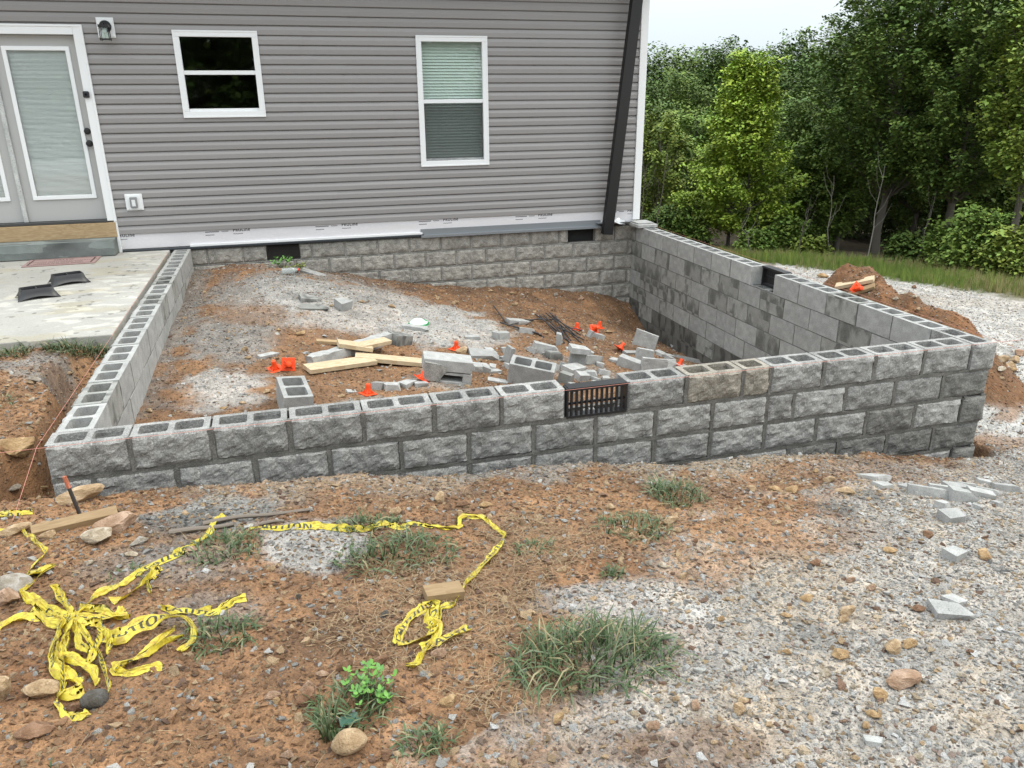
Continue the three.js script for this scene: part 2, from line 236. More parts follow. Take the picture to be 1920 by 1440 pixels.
const woodA = woodTex(3, [0.9, 0.83, 0.71], [0.70, 0.58, 0.43], [[0.2, 0.6, 7], [0.7, 0.3, 6]]);
const woodB = woodTex(13, [0.72, 0.63, 0.50], [0.54, 0.44, 0.32], [[0.12, 0.55, 5], [0.46, 0.35, 6], [0.85, 0.6, 5]]);

const std = (color, roughness = 0.9, extra = {}) => { const m = new THREE.MeshStandardMaterial({ roughness, ...extra }); if (Array.isArray(color)) m.color.setRGB(...color); else m.color.set(color); return m; };
const phys = (color, roughness, extra) => { const m = new THREE.MeshPhysicalMaterial({ roughness, ...extra }); if (Array.isArray(color)) m.color.setRGB(...color); else m.color.set(color); return m; };
const M = {
  block: [0.42, 0.47, 0.51, 0.45, 0.40].map((g, i) => std([g, g * 0.995, g * 0.975], 0.95, { map: speck, bumpMap: speckBump, bumpScale: 0.0015 })),
  damp: dampTex.map((t, i) => std([0.40 - i * 0.03, 0.40 - i * 0.03, 0.385 - i * 0.03], 0.9, { map: t, bumpMap: speckBump, bumpScale: 0.0015 })),
  wet: std([0.19, 0.186, 0.175], 0.8, { map: dampTex[1], bumpMap: speckBump, bumpScale: 0.0015 }),
  split: [0.40, 0.44, 0.36, 0.42].map((g, i) => std([g, g * 0.99, g * 0.965], 0.95, { map: splitMap, bumpMap: splitBump, bumpScale: 0.006 })),
  splitWarm: std([0.38, 0.345, 0.295], 0.95, { map: splitMap, bumpMap: splitBump, bumpScale: 0.006 }),
  splitWet: std([0.24, 0.235, 0.222], 0.9, { map: splitMap, bumpMap: splitBump, bumpScale: 0.006 }),
  house: [0.47, 0.49, 0.45].map(g => std([g, g * 0.95, g * 0.865], 0.95, { map: splitMap, bumpMap: splitBump, bumpScale: 0.006 })),
  mortarWet: std([0.22, 0.212, 0.195], 0.95, { map: splitMap, bumpMap: speckBump, bumpScale: 0.003 }),
  mortar: std([0.22, 0.216, 0.205], 0.95, { map: splitMap, bumpMap: speckBump, bumpScale: 0.003 }),
  mortarPale: std([0.42, 0.41, 0.385], 0.95, { map: splitMap, bumpMap: speckBump, bumpScale: 0.003 }),
  vinyl: std([0.245, 0.228, 0.222], 0.55), vinylWhite: std([0.78, 0.785, 0.79], 0.45), doorPaint: std([0.42, 0.415, 0.405], 0.5), black: std([0.012, 0.012, 0.013], 0.45), blackPlastic: std([0.016, 0.016, 0.018], 0.42), bronze: std([0.009, 0.008, 0.008], 0.5),
  glass: phys([0.85, 0.93, 0.89], 0.02, { transmission: 1, thickness: 0, ior: 1.95, metalness: 0 }),
  glassClear: phys([0.96, 0.985, 0.98], 0.02, { transmission: 1, thickness: 0, ior: 1.9 }),
  blind: std([0.72, 0.74, 0.72], 0.6), dark: std([0.02, 0.02, 0.02], 0.9), room: std([0.5, 0.49, 0.47], 0.9), screen: std([0.03, 0.032, 0.034], 0.8, { transparent: true, opacity: 0.55 }),
  plank: std([0.74, 0.74, 0.73], 0.8, { map: woodA }), plankB: std([0.98, 0.96, 0.92], 0.8, { map: woodB }), plankOld: std([0.66, 0.62, 0.56], 0.9, { map: woodB }),
  orange: std([0.80, 0.075, 0.012], 0.45), galv: std([0.30, 0.32, 0.34], 0.45, { metalness: 0.6 }), rust: std([0.05, 0.042, 0.038], 0.75), string: std([0.58, 0.24, 0.19], 0.8), bark: std([0.13, 0.115, 0.095], 0.95), barkPale: std([0.24, 0.22, 0.19], 0.95),
};

// ---------------------------------------------------------------- ground sheet
function axis(segs) { const a = [segs[0][0]]; for (const [s, e, d] of segs) { const n = Math.max(1, Math.round(Math.abs(e - s) / d)); for (let i = 1; i <= n; i++) a.push(s + (e - s) * i / n); } return a; }
function grow(s, e, d0, k) { const out = [], sg = Math.sign(e - s); let x = s, d = d0; while ((e - x) * sg > 0) { x += d * sg; d *= k; out.push(x); } return out; }
{
  const xs = [...grow(-1.6, -120, 0.06, 1.16).reverse(), ...axis([[-1.6, -0.4, 0.02], [-0.4, 6.3, 0.0155], [6.3, 8.2, 0.025], [8.2, 11, 0.06]]), ...grow(11, 200, 0.08, 1.12)];
  const zs = [...grow(-1, -200, 0.06, 1.12).reverse(), ...axis([[-1, -0.1, 0.05], [-0.1, 4, 0.022], [4, 5.75, 0.016], [5.75, 8.9, 0.0125]]), ...grow(8.9, 140, 0.03, 1.18)];
  const nx = xs.length, nz = zs.length, pos = new Float32Array(nx * nz * 3), col = new Float32Array(nx * nz * 3), uv = new Float32Array(nx * nz * 2), idx = new Uint32Array((nx - 1) * (nz - 1) * 6);
  let o = 0;
  for (let j = 0; j < nz; j++) for (let i = 0; i < nx; i++, o++) {
    const x = xs[i], z = zs[j], q = zone(x, z), y = H(x, z);
    pos[o * 3] = x; pos[o * 3 + 1] = y; pos[o * 3 + 2] = z; uv[o * 2] = x / 0.83 + 0.07 * z + y * 1.05; uv[o * 2 + 1] = z / 0.83 - 0.05 * x + y * 1.1;
    for (let k = 0; k < 3; k++) col[o * 3 + k] = Math.max(0.004, q.c[k] * 1.22);
  }
  o = 0;
  for (let j = 0; j < nz - 1; j++) for (let i = 0; i < nx - 1; i++) { const a = j * nx + i, b = a + nx; idx[o++] = a; idx[o++] = b; idx[o++] = a + 1; idx[o++] = b; idx[o++] = b + 1; idx[o++] = a + 1; }
  const g = new THREE.BufferGeometry(); g.setAttribute('position', new THREE.BufferAttribute(pos, 3)); g.setAttribute('color', new THREE.BufferAttribute(col, 3)); g.setAttribute('uv', new THREE.BufferAttribute(uv, 2)); g.setIndex(new THREE.BufferAttribute(idx, 1)); g.computeVertexNormals();
  struct('ground', g, std([1, 1, 1], 0.97, { vertexColors: true, map: soilMap, bumpMap: soilBump, bumpScale: 0.010 }));
  console.log('ground', nx, nz);
}

// ---------------------------------------------------------------- concrete blocks
const geoCache = new Map();
function roughPatch(L, h, seed, amp = 0.0145, nx = 22, ny = 11) {      // split face: x 0..L, y -h..0, about z = 0, rim at -0.022
  const g = new THREE.PlaneGeometry(L, h, Math.max(4, Math.round(nx * L / 0.4)), ny); g.translate(L / 2, -h / 2, 0);
  const p = g.attributes.position;
  for (let i = 0; i < p.count; i++) { const x = p.getX(i), y = p.getY(i), ex = Math.min(x, L - x), eb = y + h, et = -y; const e = Math.min(ex, eb, et * 1.8); if (e < 1e-5) { p.setZ(i, -0.022); continue; } const n = fbm(x * 22 + seed * 7.3, y * 30 + seed * 3.1, 90 + seed, 4) - 0.5, r = 1 - Math.abs(2 * vn(x * 11 + y * 6 + seed, y * 13, 95 + seed) - 1); p.setZ(i, -0.012 + (n * 1.7 + (r - 0.5) * 0.5) * amp + 0.012 * sst(0, 0.05, e)); p.setX(i, x + (hash(i, seed, 4) - 0.5) * 0.012); p.setY(i, y + (hash(i, seed, 5) - 0.5) * 0.010); }
  const q = g.toNonIndexed(); q.computeVertexNormals(); return q;
}
function hollowBody(L, h, z0, z1, cores) {
  const s = new THREE.Shape([new THREE.Vector2(0, z0), new THREE.Vector2(L, z0), new THREE.Vector2(L, z1), new THREE.Vector2(0, z1)]);
  const hole = (a, b, c, d, r = 0.018) => { const p = new THREE.Path(); p.moveTo(a + r, c); p.lineTo(b - r, c); p.quadraticCurveTo(b, c, b, c + r); p.lineTo(b, d - r); p.quadraticCurveTo(b, d, b - r, d); p.lineTo(a + r, d); p.quadraticCurveTo(a, d, a, d - r); p.lineTo(a, c + r); p.quadraticCurveTo(a, c, a + r, c); return p; };
  const w = (L - 0.033 * (cores + 1)) / cores;
  for (let k = 0; k < cores; k++) s.holes.push(hole(0.033 + k * (w + 0.033), 0.033 + k * (w + 0.033) + w, z0 + 0.032, z1 - 0.028));
  const g = new THREE.ExtrudeGeometry(s, { depth: h, bevelEnabled: false, curveSegments: 2 }); g.rotateX(Math.PI / 2); return g;   // (x, z) -> y down
}
function blockGeo(L, seed, { cores = 2, split = true, depth = 0.2, h = 0.1932, endSplit = false, amp } = {}) {
  const key = [L.toFixed(3), seed, cores, split, depth, h, endSplit, amp].join();
  if (geoCache.has(key)) return geoCache.get(key);
  const list = [], zf = split ? -0.022 : 0, Lb = endSplit ? L - 0.0 : L;
  const body = cores ? hollowBody(Lb, h, -depth, zf, cores) : (() => { const b = new THREE.BoxGeometry(L, h, depth + zf); b.translate(L / 2, -h / 2, (-depth + zf) / 2); return b; })();
  list.push(boxUV(body, 0.4, seed * 0.37, seed * 0.21));
  if (split) list.push(boxUV(roughPatch(L, h, seed, amp), 0.4, seed * 0.37, seed * 0.21));
  if (endSplit) { const e = roughPatch(depth, h, seed + 11); e.rotateY(-Math.PI / 2); e.translate(-0.0, 0, -depth); e.translate(-0.022 + 0.0, 0, 0); list.push(boxUV(e, 0.4, seed, 0)); }
  const g = merge(list); geoCache.set(key, g); return g;
}
function strip(L, w, d, seed, vertical) {                            // a run of mortar, centre line along +x (or -y), thickness d, front at z = 0
  const n = Math.max(2, Math.round(L / 0.05)), g = new THREE.BoxGeometry(L, w, d, n, 2, 1); g.translate(L / 2, 0, -d / 2); const p = g.attributes.position;
  for (let i = 0; i < p.count; i++) { const x = p.getX(i), y = p.getY(i); if (p.getZ(i) > -d / 2) p.setZ(i, (vn(x * 22, y * 50 + seed, seed) - 0.55) * 0.009); p.setY(i, y + (vn(x * 17, seed * 3.3 + Math.sign(y), seed + 1) - 0.5) * w * 0.45 * Math.sign(Math.abs(y))); }
  if (vertical) g.rotateZ(-Math.PI / 2); g.computeVertexNormals(); return boxUV(g, 0.4, seed * 0.13);
}
const CH = 0.2032, J = 0.010, R0 = rng(77);
function buildWall(parent, name, label, pos, turn, courses, opt) {
  const w = new THREE.Group(); w.name = name; w.userData.label = label; w.position.set(...pos); w.rotation.y = turn; parent.add(w);
  const mort = [];
  courses.forEach((js, c) => {
    const y = -c * CH;
    for (let k = 0; k < js.length - 1; k++) {
      const a = js[k], b = js[k + 1]; if (opt.gap && c === 0 && Math.abs(a - opt.gap) < 0.02) continue;
      const L = Math.max(0.05, b - a - J), seed = Math.floor(R0() * 6);
      const g = blockGeo(Math.round(L * 200) / 200, seed, { cores: L < 0.25 ? 1 : 2, endSplit: !!opt.endSplit && a < 0.1 });
      const m = part('block', g, opt.mat(c, k, a, y), w);
      m.position.set(a + J / 2 + (R0() - 0.5) * 0.003, y - (R0() * 0.003), (R0() - 0.5) * 0.005 - (opt.setback || 0)); m.rotation.y = (R0() - 0.5) * 0.006;
      if (k > 0 && !(opt.gap && c === 0 && (Math.abs(a - opt.gap) < 0.02 || Math.abs(js[k - 1] - opt.gap) < 0.02))) for (const [ww, dd, z, rz] of [[0.025, 0.035, opt.face ?? -0.011, 0], [0.012, 0.03, -0.197, Math.PI]]) { const s = strip(CH - 0.01, ww, dd, c * 31 + k * 7 + 1, true); s.rotateY(rz); s.translate(a, y - 0.004, z); mort.push(s); }
    }
    if (c > 0) { const a = js[0], b = js[js.length - 1]; const s = strip(b - a - 0.01, 0.023, 0.035, c * 13, false); s.translate(a + 0.005, y + 0.004, opt.face ?? -0.011); mort.push(s); const t = strip(b - a - 0.01, 0.013, 0.03, c * 13 + 5, false); t.rotateY(Math.PI); t.translate(b - 0.005, y + 0.004, -0.197); mort.push(t); }
  });
  part('mortar', merge(mort), opt.mortar, w);
  return w;
}
const rangeJ = (a, b, s = 1) => { const o = []; for (let x = a; x <= b + 1e-6; x += s) o.push(x); return o; };
const foundation = thing('block_foundation', 'new unfinished grey concrete block foundation walls with open cores on top', 'foundation');
{
  const c1 = [...rangeJ(0, 10), 10.5, 11.5, 12.5, 13.5, 14.5].map(v => v * B), c2 = [0, ...rangeJ(0.5, 10.5), 11, 12, 13, 14, 15].map(v => v * B), c3 = [0, ...rangeJ(0.5, 14.5)].map(v => v * B), c4 = [...rangeJ(0, 15)].map(v => v * B);
  const pick = R0;
  const frontMat = (c, k, a, y) => { const n = a / B; if (c === 0 && (Math.abs(n - 9) < 0.1 || Math.abs(n - 10) < 0.1)) return M.splitWarm; if (c > 0 && n > 13.8 && pick() < 0.8) return M.splitWet; if (c >= 2 && pick() < 0.2) return M.splitWet; return M.split[Math.floor(pick() * 4)]; };
  buildWall(foundation, 'wall', 'split-faced front wall facing the bare yard', [0, 0, D], 0, [c1, c2, c3, c4, c3], { mat: frontMat, mortar: M.mortarWet, gap: 7 * B });
  const lz = k => rangeJ(0, 13).map(v => D - 0.2 - (13 - v) * B).map(v => v - k * B);
  const lA = [0.02, ...lz(0).filter(v => v > 0.15)], lB = [0.02, ...lz(0.5).filter(v => v > 0.15), D - 0.2];
  buildWall(foundation, 'wall', 'short wall running along the concrete patio', [0, 0, 0], -Math.PI / 2, [lA, lB, lA], { mat: (c, k) => pick() < 0.25 ? M.damp[0] : M.block[1 + Math.floor(pick() * 3)], mortar: M.mortar });
  const rA = rangeJ(0, 14).map(v => v * B).concat([D - 0.02]), rB = [...rangeJ(0.5, 13.5).map(v => v * B), D - 0.02];
  const rightMat = (c, k, a) => { if (a < 0.1) return c ? M.splitWet : M.split[0]; if (c >= 6 || (c === 5 && pick() < 0.75)) return M.wet; if (c === 0) return pick() < 0.15 ? M.damp[0] : M.block[Math.floor(pick() * 4)]; return pick() < 0.42 + (a > 3.6 ? 0.25 : 0) ? M.damp[Math.floor(pick() * 3)] : M.block[[0, 4, 3, 0][Math.floor(pick() * 4)]]; };
  buildWall(foundation, 'wall', 'tall wall on the spoil heap side, smooth faced inside', [WX, 0, D], Math.PI / 2, [rA, rB, rA, rB, rA, rB, rA], { mat: rightMat, mortar: M.mortar, gap: 6 * B, endSplit: true });
}
// crawl-space vents set in the new walls
function vent(label, pos, turn) {
  const t = thing('crawlspace_vent', label, 'vent', 'black plastic vents in the block foundation'); t.position.set(...pos); t.rotation.y = turn;
  const W = B - 0.008, h = 0.19;
  part('frame', merge([box(0, W, -0.012, 0.004, -0.07, 0.012), box(0, W, -h, -h + 0.014, -0.06, 0.006), box(0, 0.012, -h + 0.014, -0.012, -0.06, 0.006), box(W - 0.012, W, -h + 0.014, -0.012, -0.06, 0.006)]), M.blackPlastic, t);
  part('rail', box(0.012, W - 0.012, -h * 0.53 - 0.007, -h * 0.53 + 0.007, -0.024, -0.0125), M.blackPlastic, t);
  for (let k = 0; k < 11; k++) { const x = 0.034 + k * (W - 0.068) / 10; part('slat', box(x - 0.007, x + 0.007, -h + 0.014, -0.012, -0.012, 0.002), M.blackPlastic, t); }
  part('flange', box(0.01, W - 0.005, 0.0045, 0.008, -0.075, 0.012), M.bronze, t);
  return t;
}
vent('black slatted vent with grey top flange in the front block wall', [7 * B + 0.004, -0.003, D - 0.012], 0);
vent('black slatted vent set in the gap of the tall wall by the spoil heap', [WX - 0.012, -0.003, D - 6 * B - 0.004], Math.PI / 2);

// ---------------------------------------------------------------- the house
const house = thing('house', 'house clad in grey vinyl lap siding with white trim and French door', 'house');
const HX0 = -5.2, HX1 = 5.975, SY = 0.205, DOOR = { x0: -2.44, x1: -0.64, y0: 0.375, y1: 2.32 };
const WIN = [{ x0: 0.342, x1: 1.22, y0: 1.476, y1: 2.372, mid: 1.945 }, { x0: 3.012, x1: 3.872, y0: 0.862, y1: 2.347, mid: 1.62 }];
{
  // shell with real openings
  const openings = [[DOOR.x0, DOOR.x1, DOOR.y0, DOOR.y1], ...WIN.map(w => [w.x0 + 0.03, w.x1 - 0.03, w.y0 + 0.03, w.y1 - 0.03])];
  const T = [-0.14, -0.012], top = 3.25, wl = [], xsx = [HX0, DOOR.x0, DOOR.x1, WIN[0].x0 + 0.03, WIN[0].x1 - 0.03, WIN[1].x0 + 0.03, WIN[1].x1 - 0.03, HX1 - 0.02];
  for (let i = 0; i < xsx.length - 1; i++) { const o = openings.find(q => Math.abs(q[0] - xsx[i]) < 1e-6); if (!o) wl.push(box(xsx[i], xsx[i + 1], 0.02, top, ...T)); else { wl.push(box(o[0], o[1], o[3], top, ...T)); wl.push(box(o[0], o[1], 0.02, o[2], ...T)); } }
  wl.push(box(HX1 - 0.15, HX1 - 0.02, 0.02, top, -8, -0.14), box(HX0, HX0 + 0.13, 0.02, top, -8, -0.14), box(HX0, HX1 - 0.02, 0.02, top, -8.13, -8));
  part('wall', merge(wl), M.room, house);
  part('floor', box(HX0 + 0.13, HX1 - 0.15, 0.22, 0.36, -8, -0.14), M.room, house);
  part('ceiling', box(HX0 + 0.13, HX1 - 0.15, 2.85, 2.95, -8, -0.14), M.room, house);
  part('side_siding', box(HX1 - 0.02, HX1 - 0.002, 0.2, top, -8.1, -0.02), M.vinyl, house);
  // roof with a short overhang above the picture
  const rg = extrudeX([[0.42, 3.2], [-4.07, 5.0], [-8.6, 3.2], [-8.6, 3.32], [-4.07, 5.14], [0.42, 3.34]], HX0 - 0.25, HX1 + 0.25);
  part('roof', boxUV(rg), std([0.07, 0.068, 0.066], 0.95), house);
  part('soffit', box(HX0, HX1 + 0.2, 3.17, 3.195, -0.01, 0.4), M.vinylWhite, house);
  part('fascia', box(HX0, HX1 + 0.2, 3.1, 3.32, 0.402, 0.425), M.vinylWhite, house);
  // lap siding: one plank per course, cut round the windows and the door
  const prof = t => t < 0.5 ? [0.0185] : t < 0.89 ? [lerp(0.0185, 0.003, (t - 0.5) / 0.385)] : [-0.005];
  const plank = (x0, x1, y, t0, t1) => {
    const pts = []; for (const t of [t0, 0.5, 0.885, 0.895, t1].filter((t, i, a) => t >= t0 - 1e-9 && t <= t1 + 1e-9 && a.indexOf(t) === i).sort((a, b) => a - b)) pts.push([prof(t)[0], y + t * P]);
    const poly = [[-0.008, pts[0][1] + 0.006]]; pts.forEach((p, i) => { if (i === 0) poly.push([p[0] - 0.003, p[1]], [p[0], p[1] + 0.003]); else poly.push(p); }); poly.push([-0.008, pts[pts.length - 1][1]]);
    const g = extrudeX(poly, x0, x1);
    return g;
  };
  const P = 0.1016, rr = rng(5);
  const vin = [0, 1, 2].map(i => std([0.258 + i * 0.009, 0.243 + i * 0.009, 0.238 + i * 0.009], 0.5, { bumpMap: woodA, bumpScale: 0.0004 }));
  for (let c = 0; c < 29; c++) {
    const y = SY + c * P + (rr() - 0.5) * 0.002, cuts = [];
    for (const q of [[DOOR.x0 - 0.09, DOOR.x1 + 0.09, -1, 2.405], ...WIN.map(w => [w.x0 + 0.012, w.x1 - 0.012, w.y0 + 0.012, w.y1 - 0.012])]) { const t0 = clamp((q[2] - y) / P), t1 = clamp((q[3] - y) / P); if (t1 - t0 > 0.001) cuts.push([q[0], q[1], t0, t1]); }
    cuts.sort((a, b) => a[0] - b[0]);
    const geos = []; let x = HX0; const seam = c === 1 || c === 0 ? 0.78 : c === 24 ? 1.0 : c === 2 ? 0.05 : c === 4 ? 4.62 : 1.3 + rr() * 1.4;
    const add = (a, b, t0, t1, lift = 0) => { if (b - a < 0.004 || t1 - t0 < 0.03) return; const g = plank(a, b, y, t0, t1); if (lift) g.translate(0, 0, lift); geos.push(boxUV(g, 0.8, c * 0.3, c * 0.17)); };
    const run = (a, b, t0 = 0, t1 = 1) => { if (a < seam && b > seam) { add(a, seam + 0.02, t0, t1, 0.003); add(seam, b, t0, t1); } else add(a, b, t0, t1); };
    for (const [a, b, t0, t1] of cuts) { run(x, a); if (t0 > 0.03) run(a, b, 0, t0); if (t1 < 0.97) run(a, b, t1, 1); x = b; }
    run(x, HX1 - 0.075);
    const vm = vin[Math.floor(rr() * 3)]; for (const g of geos) part('siding_plank', merge([g]), vm, house);
  }
  // trim at the corner
  part('corner_trim', merge([rboxAt(HX1 - 0.085, HX1 + 0.018, 0.07, 3.17, -0.005, 0.03, 0.003), box(HX1, HX1 + 0.018, 0.07, 3.17, -0.1, -0.005)]), M.vinylWhite, house);
  part('channel', box(DOOR.x1 + 0.082, DOOR.x1 + 0.098, -0.02, 0.42, 0.0, 0.022), M.vinylWhite, house);
  // house wrap with print
  const wrapT = canvasTex(1024, 128, (c, w, h) => {
    c.fillStyle = '#d9d6d6'; c.fillRect(0, 0, w, h); const r = rng(8);
    for (let i = 0; i < 900; i++) { c.strokeStyle = `rgba(${r() < 0.5 ? '255,255,255' : '190,186,190'},0.35)`; c.beginPath(); const x = r() * w, y = r() * h; c.moveTo(x, y); c.lineTo(x + 30 * r(), y + 6 * r() - 3); c.stroke(); }
    c.fillStyle = '#16161c'; c.font = 'bold 40px sans-serif'; c.fillText('PROLine', 700, 24); for (const [x, y, w2, h2] of [[452, 12, 120, 9], [600, 12, 56, 7], [452, 40, 80, 7], [704, 40, 90, 6]]) for (let q = 0; q < w2; q += 9) c.fillRect(x + q, y + hash(q, x, 1) * 2, 6, h2); });
  wrapT.colorSpace = THREE.SRGBColorSpace;
  const wg = new THREE.PlaneGeometry(HX1 - 0.06 + 0.54, 0.2, 240, 5); wg.translate((HX1 - 0.06 - 0.54) / 2, 0.135, 0.002);
  { const p = wg.attributes.position, u = wg.attributes.uv; for (let i = 0; i < p.count; i++) { const x = p.getX(i), y = p.getY(i); u.setXY(i, x / 1.28 + 0.14, (y - 0.035) / 0.172); p.setZ(i, 0.002 + 0.008 * fbm(x * 6 + y * 12, y * 22, 31, 3) * sst(0.24, 0.17, y)); } wg.computeVertexNormals(); }
  part('house_wrap', wg, std([0.95, 0.95, 0.97], 0.6, { map: wrapT, side: THREE.DoubleSide }), house);
  part('drip_flashing', merge([box(0.2, 2.98, 0.026, 0.05, 0.0, 0.03)]), M.vinylWhite, house);
  part('membrane_strip', merge([rboxAt(-0.54, 3.0, -0.008, 0.026, -0.005, 0.036, 0.01)]), std([0.03, 0.034, 0.04], 0.5), house);
  part('metal_flashing', merge([box(2.96, 5.42, 0.012, 0.088, 0.013, 0.018), box(2.96, 5.42, -0.018, 0.012, 0.018, 0.055), box(5.36, 5.86, 0.05, 0.056, 0.015, 0.09)]), M.galv, house);
  { const g = new THREE.PlaneGeometry(0.2, 0.1, 8, 3), p = g.attributes.position; for (let i = 0; i < p.count; i++) p.setZ(i, 0.05 * vn(p.getX(i) * 14, p.getY(i) * 20, 3)); g.rotateX(-0.9); g.rotateZ(-0.35); g.translate(5.66, 0.05, 0.07); g.computeVertexNormals(); part('bent_flashing', g, std([0.5, 0.52, 0.54], 0.4, { metalness: 0.5, side: THREE.DoubleSide }), house); }

  // windows
  for (const [k, w] of WIN.entries()) {
    const t = new THREE.Group(); t.name = 'window'; t.userData.label = k ? 'tall double-hung window with closed blinds behind' : 'small square double-hung window with dark glass'; house.add(t);
    const f = 0.06, z0 = -0.02, z1 = 0.03;
    part('frame', merge([rboxAt(w.x0, w.x1, w.y1 - f, w.y1, z0, z1, 0.004), rboxAt(w.x0, w.x1, w.y0, w.y0 + f, z0, z1, 0.004), rboxAt(w.x0 + 0.001, w.x0 + f, w.y0 + f, w.y1 - f, z0, z1 - 0.001, 0.004), rboxAt(w.x1 - f, w.x1 - 0.001, w.y0 + f, w.y1 - f, z0, z1 - 0.001, 0.004),
      rboxAt(w.x0 - 0.006, w.x1 + 0.006, w.y1 - 0.012, w.y1 + 0.006, 0.004, 0.034, 0.002), rboxAt(w.x0 - 0.006, w.x1 + 0.006, w.y0 - 0.006, w.y0 + 0.012, 0.004, 0.034, 0.002), rboxAt(w.x0 - 0.006, w.x0 + 0.012, w.y0, w.y1, 0.004, 0.033, 0.002), rboxAt(w.x1 - 0.012, w.x1 + 0.006, w.y0, w.y1, 0.004, 0.033, 0.002)]), M.vinylWhite, t);
    part('meeting_rail', rboxAt(w.x0 + f, w.x1 - f, w.mid - 0.022, w.mid + 0.022, -0.02, 0.02, 0.003), M.vinylWhite, t);
    part('sash', merge([rboxAt(w.x0 + f, w.x1 - f, w.y0 + f, w.y0 + f + 0.03, -0.05, -0.004, 0.003)]), M.vinylWhite, t);
    const pane = (a, b, z) => { const g = new THREE.PlaneGeometry(w.x1 - w.x0 - 2 * f, b - a); g.translate((w.x0 + w.x1) / 2, (a + b) / 2, z); part('pane', g, M.glass, t); };
    pane(w.mid + 0.022, w.y1 - f, 0.0); pane(w.y0 + f, w.mid - 0.022, -0.018);
    { const g = new THREE.PlaneGeometry(w.x1 - w.x0 - 2 * f, w.mid - w.y0 - f - 0.022); g.translate((w.x0 + w.x1) / 2, (w.mid + w.y0 + f - 0.022) / 2, -0.004); if (k) part('insect_screen', g, M.screen, t); }
    if (k) { const sl = []; for (let y = w.y0 + 0.05; y < w.y1 - 0.04; y += 0.0345) { const s = new THREE.BoxGeometry(w.x1 - w.x0 - 0.09, 0.003, 0.042); s.rotateX(1.02); s.translate((w.x0 + w.x1) / 2, y, -0.085); sl.push(boxUV(s)); } part('blind', merge(sl), M.blind, t); part('room_shade', box(w.x0 - 0.05, w.x1 + 0.05, w.y0 - 0.02, w.y1 + 0.02, -0.165, -0.16), M.blind, t); }
  }
  // French door
  const door = new THREE.Group(); door.name = 'door'; door.userData.label = 'grey double French door with enclosed mini blinds'; house.add(door);
  const cas = 0.095, X0 = DOOR.x0, X1 = DOOR.x1, zf = -0.05;
  part('casing', merge([rboxAt(X1, X1 + cas, -0.03 + 0.4, DOOR.y1 + cas, -0.02, 0.03, 0.004), rboxAt(X0 - cas, X0, 0.37, DOOR.y1 + cas, -0.02, 0.03, 0.004), rboxAt(X0, X1, DOOR.y1, DOOR.y1 + cas, -0.02, 0.0295, 0.004), rboxAt(X1 + cas - 0.022, X1 + cas + 0.002, 0.36, DOOR.y1 + cas + 0.002, 0.01, 0.036, 0.003), rboxAt(X0, X1 + cas, DOOR.y1 + cas - 0.02, DOOR.y1 + cas + 0.002, 0.01, 0.0365, 0.003)]), M.vinylWhite, door);
  part('casing', rboxAt(X1 + cas - 0.03, X1 + cas, 0.0, 0.37, -0.01, 0.028, 0.003), M.vinylWhite, door);
  part('threshold', rboxAt(X0, X1, DOOR.y0 - 0.02, DOOR.y0 + 0.008, -0.1, 0.03, 0.004), std([0.05, 0.05, 0.05], 0.5), door);
  const mx = -1.475;                                                   // astragal
  part('astragal', rboxAt(mx - 0.02, mx + 0.022, DOOR.y0 + 0.01, DOOR.y1, -0.08, -0.014, 0.004), std([0.66, 0.67, 0.67], 0.5, { map: speck }), door);
  for (const [a, b, right] of [[mx + 0.024, X1 - 0.006, 1], [X0 + 0.006, mx - 0.022, 0]]) {
    const gx0 = right ? -1.325 : a + 0.15, gx1 = right ? -0.755 : b - 0.13, gy0 = 0.66, gy1 = 2.17;
    part('leaf', merge([box(a, gx0, DOOR.y0 + 0.012, DOOR.y1 - 0.004, zf - 0.04, zf), box(gx1, b, DOOR.y0 + 0.012, DOOR.y1 - 0.004, zf - 0.04, zf), box(gx0, gx1, DOOR.y0 + 0.012, gy0, zf - 0.04, zf), box(gx0, gx1, gy1, DOOR.y1 - 0.004, zf - 0.04, zf)]), M.doorPaint, door);
    const e = 0.038; part('glass_frame', merge([rboxAt(gx0 - e, gx1 + e, gy1 - 0.004, gy1 + e, zf - 0.004, zf + 0.016, 0.004), rboxAt(gx0 - e, gx1 + e, gy0 - e, gy0 + 0.004, zf - 0.004, zf + 0.016, 0.004), rboxAt(gx0 - e, gx0 + 0.004, gy0, gy1, zf - 0.004, zf + 0.0155, 0.004), rboxAt(gx1 - 0.004, gx1 + e, gy0, gy1, zf - 0.004, zf + 0.0155, 0.004)]), M.vinylWhite, door);
    const g = new THREE.PlaneGeometry(gx1 - gx0, gy1 - gy0); g.translate((gx0 + gx1) / 2, (gy0 + gy1) / 2, zf - 0.002); part('pane', g, M.glassClear, door);
    const sl = [], r = rng(right + 3); for (let y = gy0 + 0.008; y < gy1; y += 0.0127) { const s = new THREE.BoxGeometry(gx1 - gx0 - 0.006, 0.001, 0.0125); s.rotateX(0.72 + (r() - 0.5) * 0.2); s.translate((gx0 + gx1) / 2, y, zf - 0.018); s.rotateZ((r() - 0.5) * 0.0006); sl.push(boxUV(s)); } part('blind', merge(sl), M.blind, door);
    part('back_panel', box(gx0, gx1, gy0, gy1, zf - 0.045, zf - 0.04), std([0.3, 0.32, 0.32], 0.7), door);
  }
